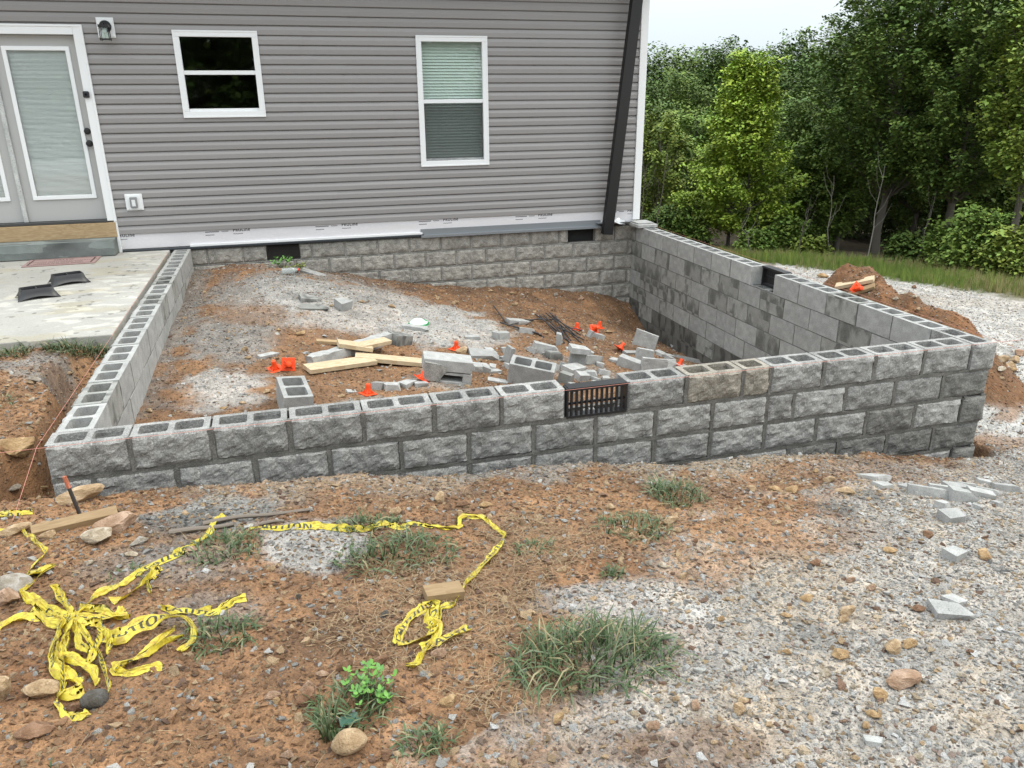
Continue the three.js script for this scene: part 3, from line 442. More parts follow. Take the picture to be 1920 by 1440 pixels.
  for (const y of [1.345, 1.215]) { const prof2 = [[0, 0.055], [0.018, 0.055], [0.027, 0.05], [0.03, 0.04], [0.026, 0.03], [0.014, 0.026], [0.013, 0.012], [0.034, 0.009], [0.036, 0]].map(p => new THREE.Vector2(p[0], p[1])).reverse(); const g = new THREE.LatheGeometry(prof2, 20); g.rotateX(Math.PI / 2); if (y > 1.3) g.scale(1, 1, 0.6); g.translate(-0.692, y, zf); part(y > 1.3 ? 'deadbolt' : 'knob', g, M.black, door); }
  part('sill_board', rboxAt(HX0 + 2, -0.562, 0.185, 0.352, -0.03, 0.038, 0.004, 0.9), M.plankB, house);
  // doorbell camera, lamp and outlet cover on the wall
  const bell = thing('doorbell_camera', 'small black square camera fixed to the white door casing', 'camera'); bell.position.set(-0.617, 1.725, 0.031); part('body', rboxAt(-0.032, 0.032, -0.034, 0.034, 0, 0.03, 0.012), M.blackPlastic, bell); { const g = new THREE.CylinderGeometry(0.011, 0.011, 0.004, 16); g.rotateX(Math.PI / 2); g.translate(0, 0, 0.032); part('lens', g, std([0.01, 0.01, 0.02], 0.1), bell); }
  const lamp = thing('wall_lamp', 'black cage wall lamp on a white mounting block beside the door', 'lamp'); lamp.position.set(-0.312, 2.39, 0.013);
  part('mounting_block', merge([rboxAt(-0.085, 0.085, -0.1, 0.1, 0, 0.022, 0.005), rboxAt(-0.075, 0.075, -0.09, 0.09, 0.02, 0.028, 0.004)]), M.vinylWhite, lamp);
  { const g = new THREE.CylinderGeometry(0.058, 0.06, 0.02, 24); g.rotateX(Math.PI / 2); g.translate(0.0, 0.012, 0.038); part('backplate', g, M.black, lamp);
    part('arm', merge([tube([V(0, 0.012, 0.04), V(0, 0.03, 0.08), V(0, 0.035, 0.12), V(0, 0.02, 0.13)], 0.008, 0.008, 8)]), M.black, lamp);
    const cage = []; for (const [x, z] of [[-0.045, -0.045], [0.045, -0.045], [-0.045, 0.045], [0.045, 0.045]]) cage.push(tube([V(x * 0.9, 0.0, 0.13 + z * 0.9), V(x, -0.135, 0.13 + z)], 0.0045, 0.0045, 5)); for (const y of [0, -0.12]) cage.push(box(-0.05, 0.05, y - 0.004, y + 0.004, 0.08, 0.088), box(-0.05, 0.05, y - 0.004, y + 0.004, 0.172, 0.18), box(-0.05, -0.042, y - 0.004, y + 0.004, 0.088, 0.172), box(0.042, 0.05, y - 0.004, y + 0.004, 0.088, 0.172)); cage.push(box(-0.05, 0.05, 0.004, 0.02, 0.08, 0.18)); part('cage', merge(cage), M.black, lamp);
    const gl = new THREE.CylinderGeometry(0.034, 0.034, 0.115, 18, 1, true); gl.translate(0, -0.058, 0.13); part('glass_cylinder', gl, M.glass, lamp); const bu = new THREE.SphereGeometry(0.02, 12, 10); bu.scale(1, 1.5, 1); bu.translate(0, -0.04, 0.13); part('bulb', bu, M.vinylWhite, lamp); }
  const outl = thing('outlet_cover', 'white weatherproof outlet cover low on the siding beside the door', 'outlet'); outl.position.set(-0.326, 0.567, 0.013);
  part('mounting_block', merge([rboxAt(-0.092, 0.092, -0.092, 0.092, 0, 0.022, 0.006), rboxAt(-0.08, 0.08, -0.08, 0.08, 0.02, 0.028, 0.004)]), M.vinylWhite, outl); part('cover', rboxAt(-0.04, 0.036, -0.06, 0.06, 0.026, 0.062, 0.01), std([0.24, 0.24, 0.245], 0.5), outl); part('window', rboxAt(-0.02, 0.018, -0.042, 0.03, 0.058, 0.066, 0.006), std([0.7, 0.71, 0.72], 0.3), outl);
  // house foundation: split-faced blocks, pale joints
  const fw = new THREE.Group(); fw.name = 'foundation_wall'; fw.userData.label = 'weathered tan-grey split-faced block base of the house'; house.add(fw);
  const mo = [], rf = rng(44);
  for (let c = 0; c < 7; c++) {
    const y = -0.008 - c * CH, off = c % 2 ? 0.12 : 0.32; const js = []; for (let x = HX1 - off; x > -0.9; x -= B) js.unshift(x); js.push(HX1 - 0.005);
    for (let k = 0; k < js.length - 1; k++) { let a = js[k], b = js[k + 1]; const vents = c === 0 ? [[1.06, 1.447], [4.972, 5.362]] : []; let segs = [[a, b]]; for (const [p, q] of vents) segs = segs.flatMap(([s, e]) => e <= p || s >= q ? [[s, e]] : [[s, p], [q, e]].filter(v => v[1] - v[0] > 0.03));
      for (const [s, e] of segs) { const m = part('block', blockGeo(Math.round((e - s - 0.008) * 100) / 100, Math.floor(rf() * 6), { cores: 0, amp: 0.010 }), M.house[Math.floor(rf() * 3)], fw); m.position.set(s + 0.004, y - 0.002, 0.006); }
      if (c > 0 || !vents.some(([p, q]) => a > p - 0.02 && a < q + 0.02)) { const s = strip(CH - 0.01, 0.012, 0.05, k + c * 9, true); s.translate(a, y - 0.004, -0.004); mo.push(s); } }
    if (c > 0) { const s = strip(HX1 + 0.9, 0.013, 0.05, c + 3, false); s.translate(-0.9, y + 0.003, -0.004); mo.push(s); }
  }
  part('mortar', merge(mo), M.mortarPale, fw);
  for (const [i, [p, q]] of [[1.06, 1.447], [4.972, 5.362]].entries()) { const g = [box(p, q, -0.2, -0.02, -0.12, -0.1)]; for (let k = 0; k < (i ? 0 : 26); k++) g.push(box(p + 0.008 + k * 0.0146, p + 0.014 + k * 0.0146, -0.19, -0.02, -0.1, -0.02)); part('foundation_vent', merge(g), i ? M.dark : std([0.05, 0.045, 0.04], 0.7), house); }
}
{ // leaning downspout
  const a = onZ(1201, -60, 0.22), b = onZ(1138, 439, 0.12), t = thing('downspout', 'dark bronze rectangular downspout hanging loose and slanted across the siding', 'downspout');
  const dir = a.clone().sub(b), L = dir.length(); const sh = new THREE.Shape(); const w = 0.067, d = 0.045; const pts = []; for (let k = 0; k <= 6; k++) pts.push([lerp(-w, w, k / 6), d + (k % 2 ? -0.006 : 0.004)]); for (let k = 0; k <= 4; k++) pts.push([w + (k % 2 ? -0.005 : 0.0), lerp(d, -d, k / 4)]); pts.push([-w, -d]); for (let k = 1; k < 4; k++) pts.push([-w + (k % 2 ? 0.005 : 0), lerp(-d, d, k / 4)]); sh.setFromPoints(pts.map(p => new THREE.Vector2(...p)));
  const hole = new THREE.Path(); hole.setFromPoints([[-w + 0.008, -d + 0.008], [-w + 0.008, d - 0.01], [w - 0.008, d - 0.01], [w - 0.008, -d + 0.008]].map(p => new THREE.Vector2(...p))); sh.holes.push(hole);
  const g = new THREE.ExtrudeGeometry(sh, { depth: L, bevelEnabled: false }); g.rotateX(-Math.PI / 2);
  part('pipe', boxUV(g), M.bronze, t); t.position.copy(b); t.quaternion.setFromUnitVectors(V(0, 1, 0), dir.clone().normalize());
}

// ---------------------------------------------------------------- patio, step, door mat, plastic trays
const slabMap = tex(1024, (u, v) => { const a = fbm(u * 5, v * 5, 101, 5, 5), sc = sst(0.52, 0.66, fbm(u * 22, v * 44, 102, 4, 22)) * sst(0.42, 0.6, fbm(u * 3, v * 3, 103, 3, 3)), st = sst(0.6, 0.75, fbm(u * 6, v * 12, 104, 4, 6)), dk = sst(0.72, 0.8, fbm(u * 40, v * 40, 105, 3, 40)), b = vn(u * 400, v * 400, 106, 400); const g = 0.80 + (a - 0.5) * 0.16 + sc * 0.10 - dk * 0.2 + (b - 0.5) * 0.06; return [g, g * (0.99 - st * 0.02), g * (0.965 - st * 0.07)]; });
const slabMat = std([0.56, 0.55, 0.53], 0.9, { map: slabMap, bumpMap: speckBump, bumpScale: 0.0015 });
{
  const g = new RoundedBoxGeometry(6.2, 0.14, 3.66, 2, 0.012); g.translate(-3.13, -0.068, 1.85); const m = single('patio_slab', boxUV(g, 3.1), slabMat, 'pale concrete patio slab beside the block wall', 'patio'); m.rotation.y = 0;
  const sm = tex(512, (u, v) => { const a = fbm(u * 4, v * 6, 111, 5, 4), w = sst(0.55, 0.6, fbm(u * 3, v * 9, 112, 4, 3)); const gg = 0.55 + (a - 0.5) * 0.35 + w * 0.12; return [gg * 0.96, gg, gg * 0.985]; });
  single('concrete_step', rboxAt(-4.2, -0.575, 0.004, 0.184, -0.02, 0.235, 0.014, 1.1), std([0.55, 0.56, 0.55], 0.9, { map: sm, bumpMap: speckBump, bumpScale: 0.002 }), 'blotchy grey concrete step below the French door', 'step');
  const matT = canvasTex(512, 288, (c, w, h) => { c.fillStyle = '#a08d8a'; c.fillRect(0, 0, w, h); const r = rng(3); for (let i = 0; i < 6000; i++) { c.fillStyle = `rgba(${60 + r() * 120},${50 + r() * 100},${50 + r() * 90},0.25)`; c.fillRect(r() * w, r() * h, 3, 2); } c.lineWidth = 12; c.strokeStyle = '#3a2a2a'; c.strokeRect(34, 30, w - 68, h - 60); c.fillStyle = '#2f2424'; c.textAlign = 'center'; c.font = 'bold 46px sans-serif'; c.fillText('HELLO', w / 2, 92); const words = [[150, 40, 110, 30, 120], [60, 40, 20, 90, 50], [110, 20, 16, 60, 90]]; words.forEach((ws, row) => { let x = w / 2 - ws.reduce((a, b) => a + b + 14, 0) / 2; for (const ww of ws) { for (let q = 0; q < ww; q += 13) { c.fillRect(x + q, 118 + row * 46 + (hash(q, row, 1) * 6), 4, 26); if (hash(q, row, 2) > 0.4) c.fillRect(x + q, 118 + row * 46 + hash(q, row, 3) * 22, 10, 5); } x += ww + 14; } }); });
  const mg = new RoundedBoxGeometry(0.71, 0.012, 0.385, 1, 0.004), p = mg.attributes.position, u = mg.attributes.uv; for (let i = 0; i < p.count; i++) u.setXY(i, p.getX(i) / 0.71 + 0.5, 0.5 - p.getZ(i) / 0.385); const mat = single('door_mat', mg, std([0.85, 0.75, 0.73], 0.95, { map: matT }), 'faded pink-brown door mat with dark border and lettering', 'mat'); mat.position.set(-1.08, 0.0085, 0.45); mat.rotation.y = 0.02;
  // flared trays
  const tray = thing('plastic_tray', 'black flared plastic tray upside down on the patio, nearer the house', 'tray', 'black plastic trays on the patio');
  const loop = (w, d, y, k) => { const o = []; const sg = [[-1, -1], [1, -1], [1, 1], [-1, 1]]; for (let c = 0; c < 4; c++) { const a = sg[c], b = sg[(c + 1) % 4]; for (let i = 0; i < 6; i++) { const t = i / 6, x = lerp(a[0], b[0], t) * w, z = lerp(a[1], b[1], t) * d, edge = Math.sin(t * Math.PI); o.push(V(x * (1 - k * 0.10 * edge * (a[0] === b[0] ? 1 : 0)), y + k * 0.018 * edge, z * (1 - k * 0.16 * edge * (a[1] === b[1] ? 1 : 0)))); } } return o; };
  const rings = [loop(0.185, 0.13, 0.0, 1), loop(0.172, 0.117, 0.008, 1), loop(0.148, 0.09, 0.035, 0.4), loop(0.138, 0.08, 0.062, 0.1), loop(0.128, 0.07, 0.062, 0), loop(0.128, 0.07, 0.03, 0)];
  const pos = [], idx = []; rings.forEach(r => r.forEach(v => pos.push(v.x, v.y, v.z))); for (let r = 0; r < rings.length - 1; r++) for (let i = 0; i < 24; i++) { const a = r * 24 + i, b = r * 24 + (i + 1) % 24; idx.push(a, a + 24, b, b, a + 24, b + 24); } const g2 = new THREE.BufferGeometry(); g2.setAttribute('position', new THREE.Float32BufferAttribute(pos, 3)); g2.setIndex(idx); g2.computeVertexNormals();
  M.blackPlastic.side = THREE.DoubleSide;
  part('shell', boxUV(g2), M.blackPlastic, tray); part('rib', box(-0.006, 0.006, 0.012, 0.058, -0.069, 0.069), M.blackPlastic, tray); part('floor', box(-0.126, 0.126, 0.026, 0.03, -0.068, 0.068), M.blackPlastic, tray);
  tray.scale.set(0.92, 1.45, 0.92); tray.position.set(-0.765, 0.004, 1.62); tray.rotation.y = 0.42;
  const t2 = tray.clone(); t2.name = numbered('plastic_tray'); t2.userData = { ...tray.userData, label: 'black flared plastic tray upside down on the patio, nearer the weedy slab edge' }; t2.position.set(-0.9, 0.004, 2.18); t2.rotation.y = 0.36; scene.add(t2);
}

// ---------------------------------------------------------------- strings and stake
function line(pts, label) { single('mason_string', tube(pts, 0.0012, 0.0012, 5), M.string, label, 'string'); }
line([V(-0.02, 0.012, 0.3), V(-0.022, 0.008, 3), V(-0.02, 0.008, D), V(-0.018, -0.13, D + 0.52)], 'pink string stretched along the outer edge of the patio wall');
line([V(-1.4, 0.0, D + 0.012), V(0.1, 0.006, D + 0.014), V(3, 0.004, D + 0.016), V(WX, 0.006, D + 0.014), V(7.6, -0.03, D + 0.01)], 'pink string stretched along the top edge of the front block wall');
line([V(WX + 0.015, 0.006, 0.2), V(WX + 0.017, 0.004, 3), V(WX + 0.015, 0.006, D), V(WX + 0.02, -0.06, D + 0.9)], 'red string stretched along the outer top edge of the tall wall');
{ const p = ground(151, 968), s = scaleAt(p), h = 75 * s; const t = thing('stake', 'rusty steel stake with orange painted top driven into the soil', 'stake'); t.position.copy(p); t.rotation.z = 0.13; t.rotation.y = 0.2; part('shaft', tube([V(0, -0.15, 0), V(0, h * 0.72, 0)], 0.009, 0.009, 8), M.rust, t); part('painted_top', tube([V(0, h * 0.72, 0), V(0, h, 0)], 0.0098, 0.0098, 8), std([0.5, 0.16, 0.09], 0.7), t); }

// ---------------------------------------------------------------- loose things
const up = V(0, 1, 0);
function nrm(x, z, e = 0.12) { return V(H(x - e, z) - H(x + e, z), 2 * e, H(x, z - e) - H(x, z + e)).normalize(); }
function seat(o, x, z, yaw, sink = 0, e = 0.12) { const n = nrm(x, z, e); let y = (H(x, z) * 2 + H(x + e * 0.6, z) + H(x - e * 0.6, z) + H(x, z + e * 0.6) + H(x, z - e * 0.6)) / 6; o.position.set(x, y - sink, z); o.quaternion.setFromUnitVectors(up, n).multiply(new THREE.Quaternion().setFromAxisAngle(up, yaw)); return o; }
function restMesh(o, px, py, yaw, sink, e) { const p = ground(px, py); return seat(o, p.x, p.z, yaw, sink, e); }

// boards
function board(px, py, L, W, T, yaw, mat, label, o = {}) { const g = rbox(L, T, W, 0.003, 0.9); const m = single('board', g, mat, label, 'board', o.group); restMesh(m, px, py, yaw, 0, L * 0.35); m.position.y += T / 2 + (o.lift || 0); if (o.tilt) m.rotateZ(o.tilt); if (o.roll) m.rotateX(o.roll); return m; }
board(640, 690, 0.62, 0.14, 0.038, 0.42, M.plank, 'short pale pine board lying flat below two crossed boards', { lift: 0.012 });
board(745, 683, 0.72, 0.14, 0.038, -0.12, M.plank, 'long pale pine board reaching towards the broken block', { lift: 0.02, tilt: -0.03 });
board(667, 668, 0.3, 0.14, 0.038, 0.05, M.plank, 'short pale pine offcut lying across the other boards', { lift: 0.075 });
board(702, 664, 0.34, 0.11, 0.036, 0.62, M.plank, 'narrow pale pine offcut on top of the board heap', { lift: 0.085, tilt: 0.03 });
board(629, 648, 0.34, 0.06, 0.03, 0.06, M.plankB, 'weathered tan batten behind the concrete lintel', { lift: 0.01 });
board(143, 985, 0.36, 0.07, 0.036, 0.3, M.plankOld, 'weathered grey-tan board stub beside the steel stake', { roll: 0.15 });
board(832, 1122, 0.155, 0.085, 0.04, 0.06, M.plankOld, 'small wood block weighing down the caution tape', { lift: 0.004 });
function boardLine(ax, ay, bx, by, W, T, mat, label, lift) { const a = ground(ax, ay), b = ground(bx, by); a.y += lift; b.y += lift; const d = b.clone().sub(a), L = d.length(), m = single('board', rbox(L, T, W, 0.003, 0.9), mat, label, 'board'); m.position.copy(a).add(b).multiplyScalar(0.5); m.quaternion.setFromUnitVectors(V(1, 0, 0), d.normalize()); return m; }
boardLine(1566, 545, 1638, 531, 0.13, 0.036, M.plank, 'pale pine board on the spoil heap beyond the tall wall', 0.045);
boardLine(1585, 556, 1640, 538, 0.11, 0.03, M.plankOld, 'dark old board under the pine board on the spoil heap', 0.012);

// fragments of block
const chipMats = [M.block[1], M.block[2], M.block[0], std([0.5, 0.495, 0.485], 0.95, { map: speck, bumpMap: splitBump, bumpScale: 0.004 })];
function chunkGeo(L, T, W, seed, rough = 0.35) { const r = rng(seed * 91 + 7), P = []; for (const y of [0, T]) for (const z of [-W / 2, W / 2]) { P.push(V(-L / 2 + (r() - 0.5) * 0.03 * L, y, z * (0.92 + r() * 0.08))); P.push(V(L / 2 - r() * rough * L, y * (0.85 + 0.15 * r()), z * (0.6 + 0.4 * r()))); } for (let i = 0; i < 4; i++) P.push(V(L * (0.28 + r() * 0.22), T * (0.2 + r() * 0.6), (r() - 0.5) * W * 0.8)); P.push(V(-L * 0.5 * (0.9 + 0.1 * r()), T * r(), W * 0.3 * (r() - 0.5))); return boxUV(new ConvexGeometry(P), 0.4, seed * 0.31); }
function chunk(px, py, L, T, W, yaw, seed, label, group, o = {}) { const m = single(o.name || 'block_fragment', chunkGeo(L, T, W, seed, o.rough), o.mat || chipMats[seed % 4], label, o.cat || 'rubble', group); restMesh(m, px, py, yaw, 0.012, Math.max(0.08, L * 0.4)); m.position.y += o.lift || 0; if (o.tilt) m.rotateZ(o.tilt); if (o.roll) m.rotateX(o.roll); return m; }
// whole loose blocks
function looseBlock(name, geo, mat, px, py, yaw, label, o = {}) { const m = single(name, geo, mat, label, 'block'); const p = ground(px, py); seat(m, p.x, p.z, yaw, 0.012, 0.2); m.position.y += 0.19 + (o.lift || 0); if (o.roll) m.rotateX(o.roll); if (o.tilt) m.rotateZ(o.tilt); return m; }
const centred = (L, o) => { const g = blockGeo(L, 2, { split: false, ...o }).clone(); g.translate(-L / 2, 0, 0.1); return g; };
looseBlock('loose_block', centred(0.4, {}), M.block[0], 557, 768, Math.PI / 2 + 0.12, 'whole hollow block standing just inside the front wall');
looseBlock('loose_block', centred(0.39, {}), M.block[0], 1000, 722, -0.42, 'large whole block tilted on the rubble, two cores facing up', { roll: 0.12, lift: 0.02 });
{ // overturned two-part block left of it
  const t = thing('broken_block', 'overturned broken block split in two with mortar smeared between its halves', 'block'); const p = ground(835, 713); seat(t, p.x, p.z, -0.12, 0.01, 0.2);
  const up1 = box(-0.21, 0.2, 0.115, 0.215, -0.11, 0.1, 0.4), lowS = hollowBody(0.40, 0.2, 0, 0.1, 2); lowS.rotateX(Math.PI / 2); lowS.translate(-0.2, 0, 0);
  const low = new THREE.Group(); void low;
  part('upper_half', rboxAt(-0.21, 0.2, 0.112, 0.212, -0.11, 0.1, 0.006, 0.4), M.block[2], t); part('lower_half', merge([rboxAt(-0.15, 0.205, 0.0, 0.03, -0.1, 0.1, 0.004, 0.4), rboxAt(-0.15, -0.05, 0.03, 0.105, -0.1, 0.1, 0.004, 0.4), rboxAt(0.13, 0.205, 0.03, 0.105, -0.1, 0.1, 0.004, 0.4), box(-0.05, 0.13, 0.03, 0.1, -0.1, -0.07, 0.4), box(-0.05, 0.13, 0.085, 0.105, -0.07, 0.095, 0.4)]), M.block[2], t);
  const mg = chunkGeo(0.2, 0.16, 0.06, 77, 0.5); mg.translate(-0.1, 0.03, 0.1); part('mortar_smear', mg, M.mortarPale, t); void up1; void lowS;
}
{ // concrete lintel, cracked
  const t = thing('concrete_lintel', 'long broken pale concrete lintel lying among the boards', 'lintel'); const a = ground(575, 690), b = ground(735, 640); const dir = b.clone().sub(a), L = dir.length() * 0.98; t.position.set((a.x + b.x) / 2, (a.y + b.y) / 2 - 0.01, (a.z + b.z) / 2); t.quaternion.setFromUnitVectors(V(1, 0, 0), dir.clone().normalize());
  const g = new THREE.BoxGeometry(L, 0.1, 0.1, 24, 3, 3); g.translate(0, 0.05, 0); const p = g.attributes.position; for (let i = 0; i < p.count; i++) { const x = p.getX(i), y = p.getY(i), z = p.getZ(i); if (y > 0.09) p.setY(i, y + (vn(x * 30, z * 40, 5) - 0.5) * 0.02); p.setZ(i, z + (vn(x * 9, y * 20, 6) - 0.5) * 0.012); if (Math.abs(x) > L * 0.495) p.setX(i, x - Math.sign(x) * vn(y * 40, z * 40, 8) * 0.05); } g.computeVertexNormals(); part('beam', boxUV(g, 0.4), M.block[2], t); }
chunk(505, 668, 0.2, 0.04, 0.06, 0.5, 3, 'thin rod-like concrete offcut near the square orange cap', null);
const gIn = 'grey block rubble inside the foundation', lIn = 'broken grey block piece on the soil inside the foundation';
[[779, 618, 0.27, 0.05, 0.1, -0.35, 1], [750, 645, 0.2, 0.11, 0.17, 0.4, 5, { mat: M.damp[1] }], [588, 514, 0.3, 0.035, 0.14, -0.25, 6], [590, 578, 0.3, 0.035, 0.15, -0.05, 7, { mat: M.damp[2] }], [645, 576, 0.16, 0.1, 0.15, 0.5, 8], [580, 562, 0.2, 0.05, 0.14, 0.2, 21, { mat: M.damp[0] }],
  [972, 606, 0.27, 0.06, 0.15, 0.05, 9], [980, 618, 0.15, 0.03, 0.12, 0.4, 10], [988, 625, 0.17, 0.07, 0.09, -0.35, 11], [944, 634, 0.2, 0.08, 0.14, 0.4, 12], [888, 634, 0.17, 0.04, 0.08, -0.2, 13],
  [908, 668, 0.28, 0.06, 0.22, -0.1, 14], [900, 694, 0.17, 0.07, 0.12, 0.15, 15], [928, 697, 0.15, 0.03, 0.07, 0.2, 16], [935, 716, 0.2, 0.03, 0.06, -0.3, 17], [951, 680, 0.05, 0.17, 0.12, 0.2, 18], [1022, 662, 0.27, 0.1, 0.17, -0.2, 19], [1048, 620 + 26, 0.07, 0.14, 0.08, -0.4, 20], [1040, 672, 0.18, 0.08, 0.12, 0.2, 22, { mat: M.damp[1] }], [1000, 660, 0.1, 0.06, 0.08, 0.7, 23],
  [1110, 680, 0.2, 0.09, 0.16, 0.1, 24], [1075, 700, 0.22, 0.09, 0.14, 0.5, 25], [1060, 714, 0.16, 0.1, 0.12, 0.9, 26, { mat: M.damp[2] }], [1090, 712, 0.13, 0.08, 0.1, 0.2, 27], [1108, 706, 0.15, 0.07, 0.12, -0.5, 28], [1120, 722, 0.12, 0.05, 0.1, 0.8, 29], [1075, 726, 0.1, 0.05, 0.08, 0.1, 30], [1135, 712, 0.1, 0.05, 0.07, 1.4, 31],
  [1123, 634, 0.13, 0.06, 0.11, 0.3, 32], [1104, 632, 0.05, 0.09, 0.06, 0.4, 33], [1182, 663, 0.2, 0.04, 0.07, 0.3, 34], [1206, 650, 0.26, 0.19, 0.05, -0.45, 35, { rough: 0.05 }], [1185, 690, 0.3, 0.1, 0.16, -0.7, 36], [1205, 685, 0.2, 0.19, 0.06, 0.1, 37, { rough: 0.12 }], [1240, 690, 0.32, 0.1, 0.22, -0.4, 38], [1225, 700, 0.28, 0.17, 0.05, -0.15, 39, { rough: 0.15 }], [1290, 675, 0.34, 0.05, 0.08, -0.12, 40], [1250, 668, 0.24, 0.04, 0.1, 0.2, 41], [1268, 655, 0.12, 0.05, 0.09, -0.4, 42], [1330, 667, 0.26, 0.05, 0.1, 0.1, 43], [1332, 678, 0.2, 0.06, 0.13, 0.4, 44], [1352, 674, 0.05, 0.1, 0.09, -0.3, 45], [1364, 674, 0.12, 0.05, 0.08, 0.9, 46], [1305, 664, 0.1, 0.05, 0.08, 0.3, 47], [1280, 690, 0.2, 0.05, 0.1, 0.1, 48],
  [735, 730, 0.15, 0.06, 0.12, 0.2, 49], [710, 728, 0.1, 0.06, 0.09, 1.0, 50], [765, 722, 0.13, 0.05, 0.1, 0.6, 51], [790, 722, 0.12, 0.04, 0.08, 0.1, 52], [660, 734, 0.1, 0.02, 0.05, 0.3, 53]].forEach(([px, py, L, T, W, yaw, s, o = {}]) => { const m = chunk(px, py, L, T, W, yaw, s, lIn, gIn, o); if (T < 0.12) m.rotateX((hash(s, 1, 1) - 0.5) * 0.35), m.rotateZ((hash(s, 2, 1) - 0.5) * 0.3); });
{ const q = rng(321); for (let i = 0; i < 34; i++) { const a = i % 3, px = [900, 1010, 1190][a] + q() * [130, 140, 190][a], py = [655, 650, 655][a] + q() * [50, 65, 35][a]; const m = chunk(px, py, 0.05 + q() * 0.1, 0.025 + q() * 0.04, 0.04 + q() * 0.06, q() * 3, 200 + i, lIn, gIn); m.rotateX((q() - 0.5) * 0.5); m.rotateZ((q() - 0.5) * 0.5); } }
{ // upright broken block with a piece on top
  const t = thing('broken_block', 'upright H-shaped broken block with a rough slab balanced on top', 'block'); const p = ground(1078, 694); seat(t, p.x, p.z, -0.1, 0.01, 0.1);
  part('web', rboxAt(-0.075, 0.085, 0.03, 0.19, -0.03, 0.005, 0.006, 0.4), M.block[0], t); part('foot', rboxAt(-0.11, 0.09, 0, 0.035, -0.06, 0.06, 0.008, 0.4), M.block[1], t); const g = chunkGeo(0.2, 0.055, 0.16, 64, 0.2); g.translate(0.01, 0.188, 0); part('top_piece', g, M.block[2], t); }
const gOut = 'grey block rubble on the gravel outside', lOut = 'broken grey block piece on the gravel outside the front wall';
[[1745, 930, 0.34, 0.075, 0.07, -0.62, 61], [1772, 924, 0.26, 0.06, 0.06, -0.5, 62], [1803, 940, 0.2, 0.09, 0.13, -0.5, 63], [1800, 918, 0.24, 0.05, 0.16, -0.3, 64], [1838, 930, 0.2, 0.05, 0.12, -0.5, 65], [1855, 927, 0.22, 0.05, 0.05, -0.6, 66], [1890, 920, 0.24, 0.05, 0.08, -0.55, 67], [1640, 898, 0.26, 0.04, 0.18, 0.2, 68], [1660, 912, 0.2, 0.03, 0.12, 0.1, 69], [1786, 973, 0.2, 0.06, 0.12, 0, 70], [1768, 955, 0.12, 0.06, 0.08, 0.3, 71], [1790, 1045, 0.14, 0.06, 0.1, 0.2, 72], [1785, 1150, 0.24, 0.045, 0.13, -0.35, 73], [1790, 1130, 0.13, 0.03, 0.1, 0.3, 74], [1640, 1395, 0.09, 0.025, 0.05, -0.4, 75], [1720, 925, 0.12, 0.03, 0.08, 0.1, 77], [1815, 912, 0.16, 0.03, 0.1, -0.2, 78], [1830, 952, 0.1, 0.03, 0.07, 0.6, 79], [1760, 918, 0.1, 0.03, 0.06, -0.9, 80], [1870, 945, 0.09, 0.025, 0.06, 0.2, 81], [1700, 912, 0.14, 0.025, 0.09, 0.4, 82], [1845, 905, 0.12, 0.03, 0.08, -0.5, 83]].forEach(([px, py, L, T, W, yaw, s]) => { const m = chunk(px, py, L * 0.72, T * 0.75 + 0.01, W * 0.75, yaw, s, lOut, gOut, { mat: chipMats[[0, 2, 3][s % 3]] }); m.rotateX((hash(s, 1, 1) - 0.5) * 0.3); });
{ const t = thing('cap_block', 'thin flat cap piece lying on the tall wall beside the house', 'block'); t.position.set(WX - 0.12, 0.004, 0.2); part('slab', rboxAt(-0.15, 0.13, 0, 0.042, -0.17, 0.16, 0.006, 0.4), M.block[2], t); part('slab', rboxAt(-0.13, 0.1, 0.043, 0.06, -0.15, 0.1, 0.004, 0.4), M.block[1], t); }

// orange plastic rebar caps
function capGeo() {
  const stem = new THREE.LatheGeometry([[0.0, 0.078], [0.016, 0.078], [0.019, 0.075], [0.020, 0.06], [0.022, 0.03], [0.026, 0.012], [0.03, 0.008], [0.026, 0.004], [0.012, 0.004], [0.0, 0.004]].map(p => new THREE.Vector2(...p)).reverse(), 16);
  return { plate: rbox(0.108, 0.008, 0.108, 0.003), stem, web: merge([0, 1, 2, 3].map(k => { const s = new THREE.Shape([[0.02, 0.004], [0.05, 0.004], [0.021, 0.034]].map(p => new THREE.Vector2(...p))); const g = new THREE.ExtrudeGeometry(s, { depth: 0.004, bevelEnabled: false }); g.translate(0, 0, -0.002); g.rotateY(k * Math.PI / 2 + Math.PI / 4); return g; })) };
}
const CG = capGeo();
function cap(px, py, yaw, label, o = {}) { const t = thing('rebar_protector', label, 'rebar cap', 'orange plastic rebar caps'); part('plate', CG.plate, M.orange, t); part('stem', CG.stem, M.orange, t); part('gusset', CG.web, M.orange, t); const p = ground(px, py); seat(t, p.x, p.z, yaw, -0.006, 0.06); t.position.y += o.lift || 0; if (o.roll) t.rotateX(o.roll); if (o.tilt) t.rotateZ(o.tilt); return t; }
cap(516, 694, 0.3, 'orange rebar cap upright beside the square orange plate', { tilt: 0.12 });
cap(542, 694, 0.05, 'orange rebar cap on its side, square plate facing out, by the concrete lintel', { roll: 1.15, lift: 0.045 });
cap(690, 739, 0.5, 'orange rebar cap upright on bare soil behind the front wall');
cap(790, 716, 0.2, 'dirty orange rebar cap half tipped among pale chips', { tilt: -0.5, lift: 0.02 });
cap(855, 655, 0.7, 'orange rebar cap upright on white gravel behind the broken block');
cap(1081, 618, 0.75, 'orange rebar cap upright beyond the bundle of steel bars');
cap(1123, 615, 0.6, 'orange rebar cap upright behind a tipped one');
cap(1114, 626, 0.2, 'orange rebar cap tipped over, plate facing out, against pale rubble', { roll: 1.0, lift: 0.05 });
